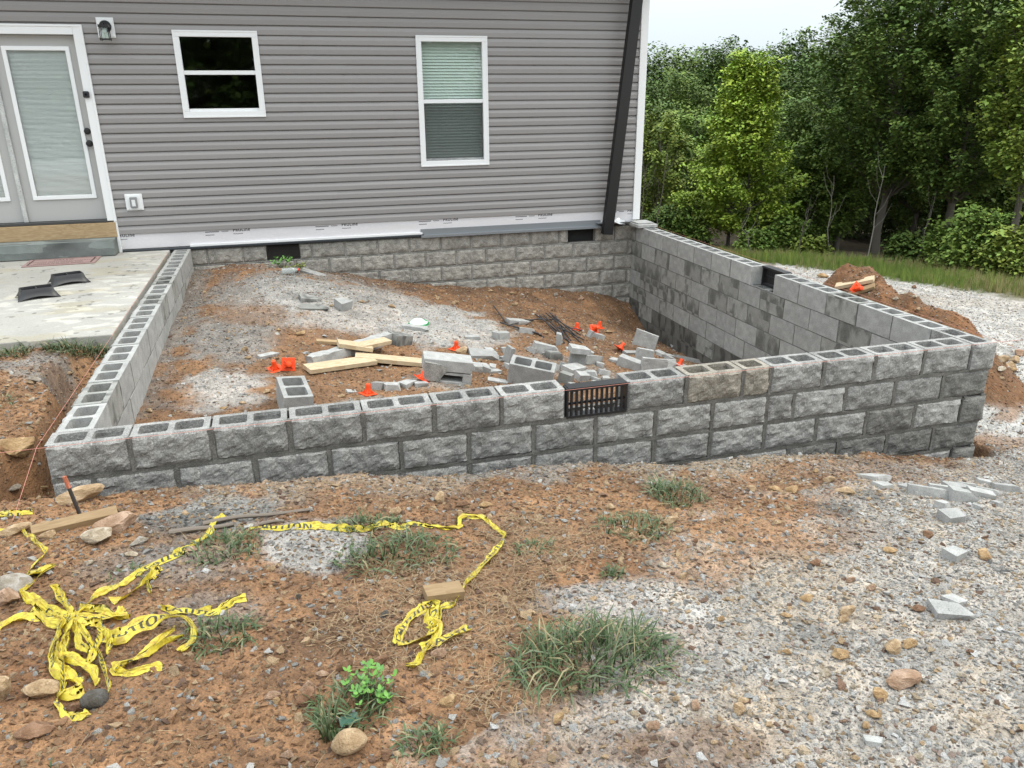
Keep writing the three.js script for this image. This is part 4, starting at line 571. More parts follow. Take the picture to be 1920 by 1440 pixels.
cap(1162, 658, 0.4, 'orange rebar cap leaning beside the split upright block', { tilt: -0.55, lift: 0.02 });
cap(1273, 690, 0.2, 'orange rebar cap poking up behind the front wall by rubble', { tilt: -0.2, lift: 0.02 });
{ const m = cap(1605, 552, 0.3, 'orange plastic cap on the spoil heap beside the pine board', { roll: 0.9, lift: 0.05 }); m.scale.setScalar(1.1); }

// steel bars
const rebarMat = std([0.055, 0.052, 0.055], 0.6, { metalness: 0.3 });
function rebar(ax, ay, bx, by, lift, label) { const a = ground(ax, ay), b = ground(bx, by); a.y += 0.008 + lift; b.y += 0.008 + lift * 0.6; const m1 = a.clone().lerp(b, 0.5); m1.y += 0.006; single('rebar', tube([a, m1, b], 0.0075, 0.0075, 6), rebarMat, label, 'rebar', 'loose steel bars inside the foundation'); }
[[1012, 593, 1058, 645], [1018, 593, 1072, 650], [1024, 593, 1090, 648], [1030, 594, 1085, 640], [1035, 592, 1070, 640], [1041, 594, 1060, 640], [1046, 620, 1095, 642], [1050, 612, 1088, 634], [1004, 591, 1052, 628], [1060, 618, 1092, 622]].forEach(([a, b, c, d], i) => rebar(a, b, c, d, 0.004 + (i % 4) * 0.014, 'dark steel bar in the tangled bundle on the soil'));
[[938, 606, 1020, 634], [940, 610, 1016, 632], [945, 614, 1010, 630], [952, 612, 1000, 602], [975, 604, 1048, 602], [985, 609, 1016, 601]].forEach(([a, b, c, d], i) => rebar(a, b, c, d, 0.004 + (i % 3) * 0.014, 'dark steel bar under the block pieces beside the bundle'));
rebar(925, 577, 948, 608, 0.02, 'single dark steel bar sticking out towards the house wall');

// bag, bottle
{ const r = rng(9), g = new THREE.SphereGeometry(1, 28, 18), p = g.attributes.position; for (let i = 0; i < p.count; i++) { const x = p.getX(i), y = p.getY(i), z = p.getZ(i), n = 0.8 + 0.45 * fbm(x * 3 + 5, z * 3 + y * 2, 7, 3); p.setXYZ(i, x * 0.11 * n, Math.max(-0.2, y) * 0.055 * n, z * 0.08 * n); } g.computeVertexNormals(); void r;
  const bagT = canvasTex(128, 128, c => { c.fillStyle = '#dfe6e2'; c.fillRect(0, 0, 128, 128); c.fillStyle = '#2f9a5c'; c.fillRect(0, 48, 128, 18); c.fillRect(60, 20, 26, 40); c.fillStyle = '#d9d14a'; c.fillRect(92, 40, 18, 30); c.fillStyle = '#5fb98a'; c.fillRect(10, 56, 30, 16); });
  const m = single('plastic_bag', g, std([0.85, 0.9, 0.85], 0.45, { map: bagT }), 'crumpled white and green plastic bag on the white gravel', 'bag'); restMesh(m, 785, 610, 0.4, -0.012, 0.08); }
{ const t = thing('plastic_bottle', 'clear crushed plastic bottle by the weeds below the house wall', 'bottle'); const g = new THREE.LatheGeometry([[0, 0], [0.03, 0.002], [0.033, 0.01], [0.031, 0.03], [0.033, 0.04], [0.03, 0.06], [0.033, 0.075], [0.031, 0.1], [0.033, 0.12], [0.024, 0.15], [0.013, 0.17], [0.013, 0.18]].map(p => new THREE.Vector2(...p)), 16); g.rotateZ(-Math.PI / 2); part('shell', g, phys([0.8, 0.84, 0.84], 0.12, { transmission: 0.75, thickness: 0, side: THREE.DoubleSide }), t); const c = new THREE.CylinderGeometry(0.016, 0.016, 0.016, 14); c.rotateZ(Math.PI / 2); c.translate(0.186, 0, 0); part('lid', c, std([0.6, 0.07, 0.05], 0.5), t); const p = ground(528, 514); t.position.copy(p); t.position.y += 0.032; t.rotation.y = 0.15; }
// sticks lying by the tape
function stick(pts, r, label) { const q = pts.map(([a, b], i) => { const p = ground(a, b); p.y += r * 0.8 + (i % 2) * 0.004; return p; }); const c = new THREE.CatmullRomCurve3(q); single('stick', tube(c.getPoints(14), r, r * 0.7, 7), std([0.17, 0.14, 0.115], 0.95, { bumpMap: splitBump, bumpScale: 0.002 }), label, 'stick'); }
stick([[318, 1003], [360, 998], [410, 992], [440, 988]], 0.014, 'grey dead stick below the end of the caution tape');
stick([[380, 986], [440, 975], [510, 968], [582, 960]], 0.012, 'long dark dead stick above the caution tape'); stick([[490, 985], [515, 981], [534, 979]], 0.009, 'short reddish dead stick between grass and tape');

// ---------------------------------------------------------------- caution tape
const tapeT = canvasTex(1024, 128, (c, w, h) => { c.fillStyle = '#eede48'; c.fillRect(0, 0, w, h); c.fillStyle = '#3a3b28'; c.font = 'bold 90px sans-serif'; c.textBaseline = 'middle'; c.fillText('CAUTION', 20, 68); const r = rng(2); for (let i = 0; i < 420; i++) { c.fillStyle = `rgba(${110 + r() * 60},${80 + r() * 50},45,${0.05 + r() * 0.16})`; c.beginPath(); c.ellipse(r() * w, r() * h, 4 + r() * 30, 2 + r() * 10, r() * 3, 0, 7); c.fill(); } });
const tapeMat = phys([0.95, 0.93, 0.85], 0.38, { map: tapeT, side: THREE.DoubleSide, transmission: 0.32, thickness: 0, bumpMap: splitBump, bumpScale: 0.003 });
function ribbon(pts, width, seed, u0 = 0) {                              // pts: [px, py, lift (m), twist (rad)]
  const P = pts.map(p => { const g = ground(p[0], p[1]); g.y += (p[2] || 0) * 0.6; return g; });
  const Q = []; P.forEach((p, i) => { Q.push(p); if (i < P.length - 1) { const b = P[i + 1], d = b.clone().sub(p), l = d.length(), k = Math.floor(l / 0.07); for (let q = 1; q < k; q++) { const f = q / k; Q.push(p.clone().addScaledVector(d, f).add(V((hash(i * 31 + q, seed, 7) - 0.5) * 0.022, hash(i * 31 + q, seed, 8) * 0.008, (hash(i * 31 + q, seed, 9) - 0.5) * 0.022))); } } });
  const cv = new THREE.CatmullRomCurve3(Q, false, 'catmullrom', 0.22), L = cv.getLength(), n = Math.max(8, Math.round(L / 0.011)), m = 6, pos = [], uv = [], idx = [];
  for (let i = 0; i <= n; i++) {
    const t = i / n, c = cv.getPointAt(t), tg = cv.getTangentAt(t), f = t * (pts.length - 1), k = Math.min(pts.length - 2, Math.floor(f)); let tw = lerp(pts[k][3] || 0, pts[k + 1][3] || 0, f - k); tw += (fbm(t * L * 7, seed, seed, 2) - 0.5) * 2.2;
    const sd = V(tg.z, 0, -tg.x).normalize(), nn = sd.clone().cross(tg).normalize(); if (nn.y < 0) nn.negate();
    const pinch = 0.26 + 0.74 * sst(0.3, 0.78, fbm(t * L * 6, 3, seed + 4, 3)), w = width * pinch, ca = Math.cos(tw), sa = Math.sin(tw);
    for (let j = 0; j <= m; j++) { const s = (j / m - 0.5 + (vn(t * L * 20, j * 3.1, seed + 2) - 0.5) * 0.12) * w, fold = (fbm(t * L * 16, j * 0.7 + seed * 5, seed + 9, 3) - 0.5) * 0.04 + Math.abs((j / m - 0.5)) * 0.02 * (vn(t * L * 9, 9, seed) - 0.4) + (1 - pinch) * (j % 2 ? 0.022 : 0) * (0.4 + vn(t * L * 12, j, seed)); const p = c.clone().addScaledVector(sd, s * ca).addScaledVector(up, s * sa + fold * ca).addScaledVector(sd, fold * sa); const gy = H(p.x, p.z) + 0.004; if (p.y < gy) p.y = gy + (j % 2) * 0.001; pos.push(p.x, p.y, p.z); uv.push(u0 + t * L / 0.72, j / m); }
  }
  for (let i = 0; i < n; i++) for (let j = 0; j < m; j++) { const a = i * (m + 1) + j, b = a + m + 1; idx.push(a, b, a + 1, b, b + 1, a + 1); }
  const g = new THREE.BufferGeometry(); g.setAttribute('position', new THREE.Float32BufferAttribute(pos, 3)); g.setAttribute('uv', new THREE.Float32BufferAttribute(uv, 2)); g.setIndex(idx); g.computeVertexNormals(); return g;
}
{ const W = 0.051;
  const t = thing('caution_tape', 'crumpled heap of yellow caution tape with trailing ends', 'tape');
  [[[[-20, 1000, .01, .3], [40, 998, .015, .9], [64, 1016, .02, .4], [88, 1040, .02, .2], [60, 1072, .02, .3], [50, 1085, .015, .8], [75, 1082, .02, .2], [102, 1064, .02, 1], [60, 1100, .02, .2], [42, 1118, .03, .3], [70, 1140, .03, .2], [110, 1160, .035, .5], [138, 1165, .04, .3]], 1],
    [[[-10, 1190, .01, .1], [25, 1165, .02, .3], [60, 1160, .03, .2], [100, 1165, .03, .3], [140, 1170, .05, .2], [190, 1168, .04, .3], [235, 1160, .02, .4]], 2],
    [[[140, 1165, .04, .5], [120, 1140, .06, .4], [104, 1112, .05, .9], [118, 1130, .06, .4], [140, 1168, .05, .2]], 3],
    [[[145, 1165, .04, .3], [165, 1140, .02, .4], [185, 1120, .015, .8], [220, 1105, .015, 1.0], [250, 1085, .015, .5], [290, 1060, .015, .4], [330, 1045, .02, .4], [360, 1025, .02, .5], [392, 1005, .02, .2], [400, 985, .02, .6], [420, 972, .04, .8]], 4],
    [[[210, 1132, .01, .9], [240, 1120, .015, .2], [268, 1100, .02, .2], [300, 1065, .02, .5]], 5], [[[282, 1118, .01, .2], [280, 1095, .015, .3], [305, 1070, .01, .6]], 6],
    [[[140, 1165, .05, .2], [150, 1190, .08, .2], [170, 1215, .08, .2], [190, 1240, .06, .3], [200, 1270, .05, .1], [205, 1300, .03, .4], [198, 1308, .01, .7]], 7],
    [[[135, 1170, .05, .6], [115, 1195, .07, .5], [100, 1230, .05, .5], [105, 1262, .05, .2], [135, 1278, .05, .1], [152, 1294, .03, .3]], 8], [[[125, 1175, .06, .9], [112, 1215, .08, 1], [116, 1245, .08, .3], [150, 1262, .09, .1], [180, 1270, .07, .3], [185, 1290, .03, .5]], 9],
    [[[140, 1180, .08, .3], [150, 1210, .1, .1], [155, 1240, .1, .1], [178, 1246, .1, .2], [190, 1228, .1, .3], [195, 1200, .09, .6]], 10],
    [[[200, 1205, .05, .2], [230, 1205, .06, .1], [265, 1190, .07, .1], [310, 1178, .08, .05], [350, 1172, .06, .1], [366, 1190, .05, .4], [362, 1210, .03, .4], [335, 1222, .01, .6]], 11], [[[330, 1190, .05, 1.2], [290, 1215, .03, 1.0], [255, 1240, .02, 1.1], [225, 1250, .02, .6], [215, 1262, .01, .2], [240, 1268, .01, .5], [280, 1258, .015, .8], [305, 1256, .01, .4]], 12],
    [[[118, 1290, .02, .9], [115, 1310, .03, .4], [140, 1312, .03, .9], [160, 1305, .03, .6]], 13], [[[118, 1305, .03, .5], [102, 1328, .02, .1], [120, 1345, .015, .05], [145, 1352, .01, .2], [168, 1340, .01, .9]], 14], [[[150, 1148, .03, .4], [190, 1150, .03, .9], [222, 1160, .03, .4], [240, 1155, .01, .3]], 15],
    [[[128, 1172, .08, .2], [135, 1200, .1, .3], [122, 1225, .09, .6], [130, 1255, .08, .2], [165, 1268, .08, .1], [182, 1252, .1, .5], [172, 1222, .11, .9]], 17], [[[105, 1165, .04, .2], [128, 1185, .07, .4], [160, 1195, .09, .8], [186, 1190, .07, .3], [205, 1212, .05, .7], [202, 1245, .05, .5]], 18], [[[215, 1262, .02, .3], [245, 1250, .03, .6], [275, 1238, .03, .9], [310, 1218, .04, .4], [345, 1205, .04, .3]], 19], [[[60, 1150, .03, .6], [85, 1175, .03, .2], [112, 1182, .05, .5], [128, 1205, .06, .9], [118, 1240, .05, .4], [122, 1280, .03, .6], [120, 1308, .03, .3]], 20],
    [[[230, 1142, .01, .2], [222, 1160, .02, .2], [245, 1158, .01, .2]], 16]].forEach(([p, s]) => part('strip', ribbon(p, W * (s === 11 ? 1.15 : 0.6 + 0.3 * hash(s, 3, 1)), s, s * 0.37), tapeMat, t));
  const b = thing('caution_tape', 'yellow caution tape trailing across the soil to a knotted loop under a wood block', 'tape');
  part('strip', ribbon([[468, 995, .01, 1.1], [510, 992, .012, .5], [560, 990, .015, .4], [600, 992, .015, .4], [640, 995, .012, .5], [680, 998, .012, 1.1], [715, 988, .015, .7], [750, 994, .015, .6], [775, 986, .012, 1.2], [830, 994, .01, 1.3], [862, 994, .012, .8], [868, 976, .02, .9], [905, 976, .02, 1.0], [925, 990, .015, 1.1], [943, 1005, .015, .8], [940, 1020, .015, .7], [922, 1045, .015, .3], [905, 1062, .015, .1], [885, 1085, .015, .15], [862, 1110, .015, .5], [850, 1140, .02, .5], [826, 1150, .03, .3], [822, 1170, .03, .6], [806, 1196, .025, .8], [780, 1206, .02, .8], [745, 1212, .02, .3]], W * 0.8, 31), tapeMat, b);
  part('strip', ribbon([[745, 1212, .015, .4], [752, 1185, .02, .8], [775, 1158, .02, .7], [810, 1135, .02, .6], [822, 1142, .02, .4], [800, 1150, .025, .3], [800, 1170, .025, .2], [818, 1180, .03, .2], [818, 1200, .03, .1], [800, 1222, .025, .3], [780, 1250, .015, .6], [762, 1252, .01, .8]], W * 0.9, 32), tapeMat, b);
  part('strip', ribbon([[792, 1222, .015, .3], [815, 1212, .02, .3], [840, 1200, .02, .2], [862, 1188, .015, .2], [880, 1178, .01, .3]], W * 0.9, 33), tapeMat, b); part('strip', ribbon([[822, 1146, .03, .3], [810, 1165, .03, .2], [806, 1185, .03, .3]], W, 34), tapeMat, b);
  const c = thing('caution_tape', 'short torn strip of yellow caution tape in weeds', 'tape'); part('strip', ribbon([[302, 1142, .01, 1.0], [325, 1148, .015, .4], [360, 1150, .015, .5], [398, 1155, .015, .5], [420, 1145, .015, .6], [440, 1130, .015, .9], [462, 1124, .01, .9]], W * 0.75, 41), tapeMat, c);
  const d = thing('caution_tape', 'scrap of yellow caution tape by the steel stake', 'tape'); part('strip', ribbon([[-15, 975, .01, .3], [20, 970, .012, .5], [62, 964, .01, .4]], W * 0.8, 42), tapeMat, d);
}

// ---------------------------------------------------------------- rocks
const rockMap = tex(256, (u, v) => { const a = fbm(u * 4, v * 4, 121, 5, 4), b = vn(u * 60, v * 60, 122, 60); const g = 0.82 + (a - 0.5) * 0.45 + (b - 0.5) * 0.12; return [g, g * lerp(0.9, 1.0, a), g * lerp(0.76, 1.0, a)]; });
function rockGeo(seed, detail = 2, ang = 0.5) {
  const r = rng(seed * 17 + 3), g0 = new THREE.IcosahedronGeometry(1, detail); let g = mergeVertices((() => { const q = g0.clone(); q.deleteAttribute('uv'); q.deleteAttribute('normal'); return q; })()); const p = g.attributes.position, pl = []; for (let i = 0; i < 11; i++) { const d = V(r() - 0.5, r() - 0.5, r() - 0.5).normalize(); pl.push([d, 0.45 + r() * 0.35]); }
  const v = V(); for (let i = 0; i < p.count; i++) { v.fromBufferAttribute(p, i); let k = 1; for (const [d, o] of pl) { const q = v.dot(d); if (q > o) k = Math.min(k, lerp(1, o / q, ang)); } k *= 0.95 + 0.10 * fbm(v.x * 4 + seed, v.y * 4 + v.z * 3.3, seed, 4); p.setXYZ(i, v.x * k, v.y * k, v.z * k); }
  g = g.toNonIndexed(); if (ang > 0.7) g.computeVertexNormals(); else { g = mergeVertices(g); g.computeVertexNormals(); } return boxUV(g, 2, seed * 0.3);
}
const rockG = []; for (let i = 0; i < 8; i++) rockG.push(rockGeo(i + 1, 4, 1)); const rockR = []; for (let i = 0; i < 4; i++) rockR.push(rockGeo(i + 21, 3, 0.45));
const rk = (c) => std(c, 0.92, { map: rockMap, bumpMap: splitBump, bumpScale: 0.004 });
const rockM = { tan: rk([0.54, 0.42, 0.29]), gold: rk([0.50, 0.36, 0.21]), pink: rk([0.46, 0.33, 0.255]), grey: rk([0.40, 0.39, 0.38]), pale: rk([0.56, 0.52, 0.46]), brown: rk([0.28, 0.17, 0.11]), dark: rk([0.11, 0.108, 0.105]) };
let rockN = 0;
function rock(px, py, wpx, hpx, kind, label, o = {}) {
  const p = ground(px, py + hpx * 0.25), s = scaleAt(p), i = rockN++, w = wpx * s / 2, h = Math.max(hpx, wpx * 0.35) * s / 2 * 0.92;
  const m = single('rock', (o.round ? rockR : rockG)[i % (o.round ? 4 : 8)], rockM[kind], label || `${{ tan: 'tan', gold: 'golden brown', pink: 'pinkish', grey: 'grey', pale: 'pale', brown: 'brown', dark: 'dark grey' }[kind]} rock lying loose ${p.z > D ? 'in the yard before the front wall' : inside(p.x, p.z) ? 'inside the foundation' : 'outside the walls'}`, 'rock', label ? null : `${kind} rocks scattered about the site`);
  m.scale.set(w * 1.05, h, w * (o.deep || 0.85)); m.position.set(p.x, p.y + h * 0.5, p.z - w * 0.2); m.rotation.set(0.1 * (hash(i, 1, 1) - 0.5), (hash(i, 2, 1) - 0.5) * 1.2, o.tilt || 0); return m;
}
rock(38, 838, 62, 50, 'gold', 'big golden rock beside the pit at the wall corner'); rock(152, 930, 72, 34, 'tan', 'yellowish rock right behind the steel stake', {}); rock(188, 1003, 60, 30, 'pale', 'oblong pale grey rock below the board stub'); rock(22, 1098, 62, 28, 'grey', 'flat grey rock pinning the tape', { round: 1 }); rock(8, 1122, 50, 34, 'pink', 'pinkish rock below the flat grey rock');
rock(78, 1295, 55, 36, 'tan', 'tan rock left of the tape heap'); rock(2, 1298, 44, 50, 'tan', 'large tan rock beside the leftmost tape heap soil'); rock(62, 1375, 60, 34, 'brown', 'reddish rock half sunk in bottom soil'); rock(180, 1312, 44, 36, 'dark', 'dark lump of dried mortar beside the tape heap', { round: 1 }); rock(140, 1330, 24, 24, 'brown');
rock(655, 1393, 66, 46, 'tan', 'smooth tan boulder-like stone beside the green scrap', { round: 1, tilt: 0.35 }); rock(575, 1310, 44, 40, 'brown', 'brown hollow stone in the weeds'); rock(578, 1288, 26, 30, 'pink'); rock(510, 1306, 30, 22, 'pink'); rock(518, 1316, 20, 14, 'gold'); rock(604, 1264, 26, 18, 'pink'); rock(645, 1248, 26, 30, 'brown'); rock(714, 1240, 30, 22, 'brown'); rock(825, 1224, 32, 24, 'pink'); rock(840, 1316, 36, 24, 'gold'); rock(540, 1416, 24, 22, 'pink'); rock(530, 1430, 20, 16, 'brown'); rock(724, 1418, 28, 22, 'brown'); rock(745, 1414, 20, 18, 'tan');
[[100, 985, 40, 22, 'tan'], [30, 995, 44, 20, 'tan'], [92, 1003, 28, 18, 'tan'], [215, 985, 70, 40, 'pink'], [262, 1015, 30, 18, 'grey'], [246, 1040, 22, 12, 'pale'], [168, 1057, 16, 10, 'pale'], [356, 1030, 28, 12, 'pink'], [484, 1066, 16, 14, 'pink'], [482, 1326, 12, 12, 'tan'], [742, 958, 26, 18, 'tan'], [824, 934, 28, 28, 'tan'], [868, 945, 24, 16, 'brown'], [910, 947, 28, 16, 'gold'], [862, 963, 18, 14, 'tan'], [882, 968, 18, 14, 'tan'], [918, 968, 16, 8, 'tan'], [750, 1056, 22, 14, 'pink'], [510, 1066, 18, 14, 'tan'], [722, 1152, 20, 12, 'dark'], [802, 1152, 16, 8, 'pale'], [550, 1162, 14, 8, 'tan'], [560, 1120, 14, 12, 'dark'],
  [1145, 950, 22, 24, 'tan'], [1235, 970, 18, 20, 'tan'], [1260, 976, 32, 18, 'tan'], [1272, 994, 18, 12, 'tan'], [1160, 998, 18, 18, 'tan'], [1184, 1004, 18, 14, 'tan'], [1204, 1008, 16, 12, 'tan'], [1214, 998, 18, 18, 'tan'], [1244, 1060, 22, 20, 'pale'], [1218, 1055, 18, 18, 'grey'], [1282, 1080, 18, 14, 'tan'], [1054, 1068, 20, 14, 'tan'], [1304, 1014, 14, 12, 'brown'], [1372, 1012, 18, 14, 'gold'], [1458, 980, 22, 14, 'tan'], [1410, 918, 22, 14, 'tan'], [1454, 916, 26, 16, 'gold'], [1486, 918, 28, 22, 'gold'], [1556, 900, 22, 16, 'tan'], [1580, 898, 10, 8, 'gold'], [1530, 884, 14, 10, 'gold'], [1588, 920, 34, 14, 'tan'], [1390, 1122, 14, 18, 'tan'], [1384, 1105, 14, 14, 'pale'], [1475, 1154, 22, 14, 'gold'], [1514, 1122, 28, 18, 'gold'], [1590, 1148, 32, 26, 'tan'], [1582, 1160, 20, 14, 'tan'], [1675, 1216, 36, 30, 'tan'], [1706, 1208, 28, 22, 'gold'], [1724, 1142, 26, 16, 'brown'], [1740, 1005, 26, 16, 'brown'], [1670, 1032, 28, 16, 'gold'], [1846, 1040, 32, 20, 'gold'], [1596, 1088, 18, 14, 'pink'], [1634, 1102, 18, 12, 'pink'], [1530, 1056, 24, 14, 'brown'], [1476, 1222, 18, 14, 'gold'], [1578, 1228, 34, 20, 'gold'], [1650, 1306, 38, 18, 'gold'], [1638, 1340, 26, 22, 'gold'], [1624, 1360, 18, 12, 'gold'], [1700, 1278, 62, 30, 'pink'], [1548, 1262, 22, 16, 'pale'], [1600, 1288, 12, 12, 'pale'], [1804, 1266, 16, 12, 'pale'], [1820, 1222, 14, 10, 'brown'], [1386, 1332, 32, 22, 'tan'], [1395, 1314, 24, 18, 'tan'], [1304, 1322, 26, 20, 'pink'], [1048, 1348, 28, 16, 'gold'], [1226, 1360, 28, 18, 'pink'], [1722, 1420, 20, 16, 'pale'], [1890, 1426, 18, 12, 'pink'], [1604, 1422, 16, 10, 'tan'], [1500, 1440, 20, 16, 'tan'], [1340, 1392, 16, 12, 'tan'], [1146, 1175, 16, 12, 'pale'], [1060, 1180, 18, 10, 'pale'], [1352, 1160, 16, 12, 'gold']].forEach(a => rock(...a));
// inside and outside the walls
[[867, 658, 30, 18, 'tan'], [900, 676, 11, 10, 'tan'], [735, 574, 14, 10, 'tan'], [502, 608, 12, 10, 'tan'], [522, 618, 12, 8, 'gold'], [565, 624, 22, 10, 'gold'], [460, 655, 12, 12, 'tan'], [466, 670, 14, 8, 'tan'], [582, 622, 10, 6, 'gold'], [1090, 560, 14, 10, 'pink'], [961, 550, 12, 8, 'tan'], [988, 550, 10, 8, 'pink'], [920, 545, 12, 8, 'tan'], [1042, 552, 12, 12, 'grey'], [854, 568, 16, 10, 'tan'], [966, 570, 14, 10, 'tan'], [1160, 604, 14, 10, 'pink'], [1024, 624, 12, 8, 'tan'], [1142, 622, 16, 8, 'tan'], [500, 735, 20, 8, 'tan'], [455, 755, 16, 10, 'tan'], [420, 765, 14, 8, 'gold'], [736, 745, 14, 8, 'tan'], [640, 742, 16, 6, 'tan'], [880, 720, 16, 12, 'brown'], [1116, 652, 10, 8, 'pale'], [680, 566, 12, 8, 'tan'], [820, 560, 14, 8, 'tan'],
  [1543, 517, 22, 16, 'gold'], [1714, 538, 12, 10, 'brown'], [1880, 676, 26, 18, 'tan'], [1894, 686, 22, 16, 'tan'], [1905, 676, 20, 16, 'tan'], [1878, 692, 18, 10, 'pale'], [1900, 694, 18, 12, 'gold'], [1912, 664, 24, 14, 'pink'], [1890, 668, 20, 14, 'grey'], [1716, 556, 10, 8, 'pale'], [1700, 585, 12, 8, 'tan'], [1680, 560, 10, 8, 'pale'], [1722, 580, 10, 8, 'tan'], [280, 770, 14, 12, 'tan'], [65, 712, 20, 12, 'grey'], [70, 690, 16, 12, 'grey'], [75, 825, 12, 8, 'pink'], [110, 660, 10, 6, 'pale'], [80, 916, 16, 10, 'gold'], [25, 915, 26, 10, 'grey'], [60, 750, 12, 8, 'pale'], [130, 700, 12, 8, 'tan']].forEach(a => rock(...a));
{ const m = rock(148, 1300, 10, 8, 'pale'); void m; }

// ---------------------------------------------------------------- loose stone and straw (beyond counting)
const inView = (x, y, z, mg = 160) => { const [a, b, c] = toPx(x, y, z); return c < 1 && a > -mg && a < 1920 + mg && b > -mg && b < 1440 + mg; };
const pebG = [1, 2, 3, 4].map(s => { const r = rng(s * 31), P = []; for (let i = 0; i < 11; i++) { const d = V(r() - 0.5, r() - 0.5, r() - 0.5).normalize().multiplyScalar(0.75 + r() * 0.35); P.push(V(d.x * 1.15, d.y * 0.62, d.z * 0.9)); } const g = new ConvexGeometry(P); return boxUV(g, 2); });
function scatter(name, label, regions, sizeOf, colOf, seed, sink = 0.25) {
  const r = rng(seed), lists = [[], [], [], []];
  for (const [x0, x1, z0, z1, n] of regions) for (let i = 0; i < n; i++) {
    const x = lerp(x0, x1, r()), z = lerp(z0, z1, r()); const q = zone(x, z), sz = sizeOf(q, r, x, z); if (!sz) continue;
    const inn = inside(x, z); if (inn ? (x < 0.22 || x > WX - 0.22 || z > D - 0.22 || z < 0.03) : (x > -0.02 && x < WX + 0.02 && z > -0.1 && z < D + 0.02) || (x < 0.02 && z < 3.7 && z > -0.1)) continue;
    const y = H(x, z); if (!inView(x, y, z)) continue;
    lists[Math.floor(r() * 4)].push([x, y + sz * (0.5 - sink - 0.1), z, sz, r() * 6.28, (r() - 0.5) * 0.9, colOf(q, r)]);
  }
  const g = new THREE.Group(); g.name = numbered(name); g.userData.kind = 'stuff'; tag(g, label, 'gravel'); scene.add(g); let tot = 0; const d = new THREE.Object3D(), c = new THREE.Color(), mat = std([1, 1, 1], 0.95, { bumpMap: splitBump, bumpScale: 0.01 });
  lists.forEach((L, k) => { if (!L.length) return; const im = new THREE.InstancedMesh(pebG[k], mat, L.length); im.name = 'stones'; im.userData.kind = 'stuff'; L.forEach(([x, y, z, s, a, b, col], i) => { d.position.set(x, y, z); d.rotation.set(b, a, b * 0.6); d.scale.setScalar(s); d.updateMatrix(); im.setMatrixAt(i, d.matrix); im.setColorAt(i, c.setRGB(...col)); }); shade(im); g.add(im); tot += L.length; });
  console.log(name, tot);
}
const greys = r => { const t = r(); const g = 0.40 + r() * 0.28; if (t < 0.62) return [g, g * 0.975, g * 0.94]; if (t < 0.84) { const k = 0.75 + r() * 0.5; return [0.50 * k, 0.39 * k, 0.27 * k]; } if (t < 0.93) { const k = 0.7 + r() * 0.5; return [0.40 * k, 0.30 * k, 0.25 * k]; } return [g * 0.35, g * 0.34, g * 0.33]; };
const earth = (q, r) => { const t = r(), k = 0.7 + r() * 0.7; if (t < 0.5) return [q.c[0] * k * 1.15, q.c[1] * k * 1.15, q.c[2] * k * 1.15]; if (t < 0.72) return [0.42 * k, 0.29 * k, 0.17 * k]; if (t < 0.86) return [0.40 * k, 0.385 * k, 0.36 * k]; return [0.2 * k, 0.12 * k, 0.08 * k]; };
const yard = [-1.2, 7.2, 5.8, 8.95], pit = [0.2, 5.9, 0, 5.65];
scatter('gravel', 'loose crushed grey gravel strewn over the yard and drive', [[...yard, 480000], [...pit, 110000], [6.1, 11, -1.5, 7, 70000], [-1.6, 0, 3.7, 6, 12000]], (q, r, x, z) => { if (r() > (q.g - 0.16) * (z > D && x < 6.6 ? 0.95 : 1.25)) return 0; const b = r(); return (z < 5.75 && !inside(x, z) && x > 6 ? 0.0062 : 0.0022) + 0.008 * b * b * b * b + (r() < 0.012 ? 0.012 : 0); }, (q, r) => q.g > 0.86 && r() < 0.6 ? (() => { const g = 0.5 + r() * 0.25; return [g, g * 0.99, g * 0.97]; })() : greys(r), 401);
scatter('soil_clods', 'crumbs of soil and small stones covering the bare earth', [[...yard, 130000], [...pit, 60000], [6.2, 8.2, 2, 6, 16000], [-1.6, 0, 3.7, 6, 16000]], (q, r) => { if (q.grass > 0.3 || r() < q.g * 0.8) return 0; const b = r(); return 0.0034 + 0.012 * b * b * b + (r() < 0.03 ? 0.012 * r() + 0.004 : 0); }, earth, 402);
scatter('block_crumbs', 'small grey crumbs of broken block around the rubble inside the foundation', [[2.2, 5.7, 3.3, 5.4, 1500], [0.8, 2.6, 2.4, 4.6, 260]], (q, r, x, z) => r() < 0.25 + 0.75 * gauss(x, z, 3.6, 4.6, 1.1, 0.8) * vn(x * 3, z * 3, 5) ? 0.008 + 0.03 * r() * r() * r() : 0, (q, r) => { const g = 0.4 + r() * 0.15; return [g, g * 0.99, g * 0.975]; }, 403, 0.1);
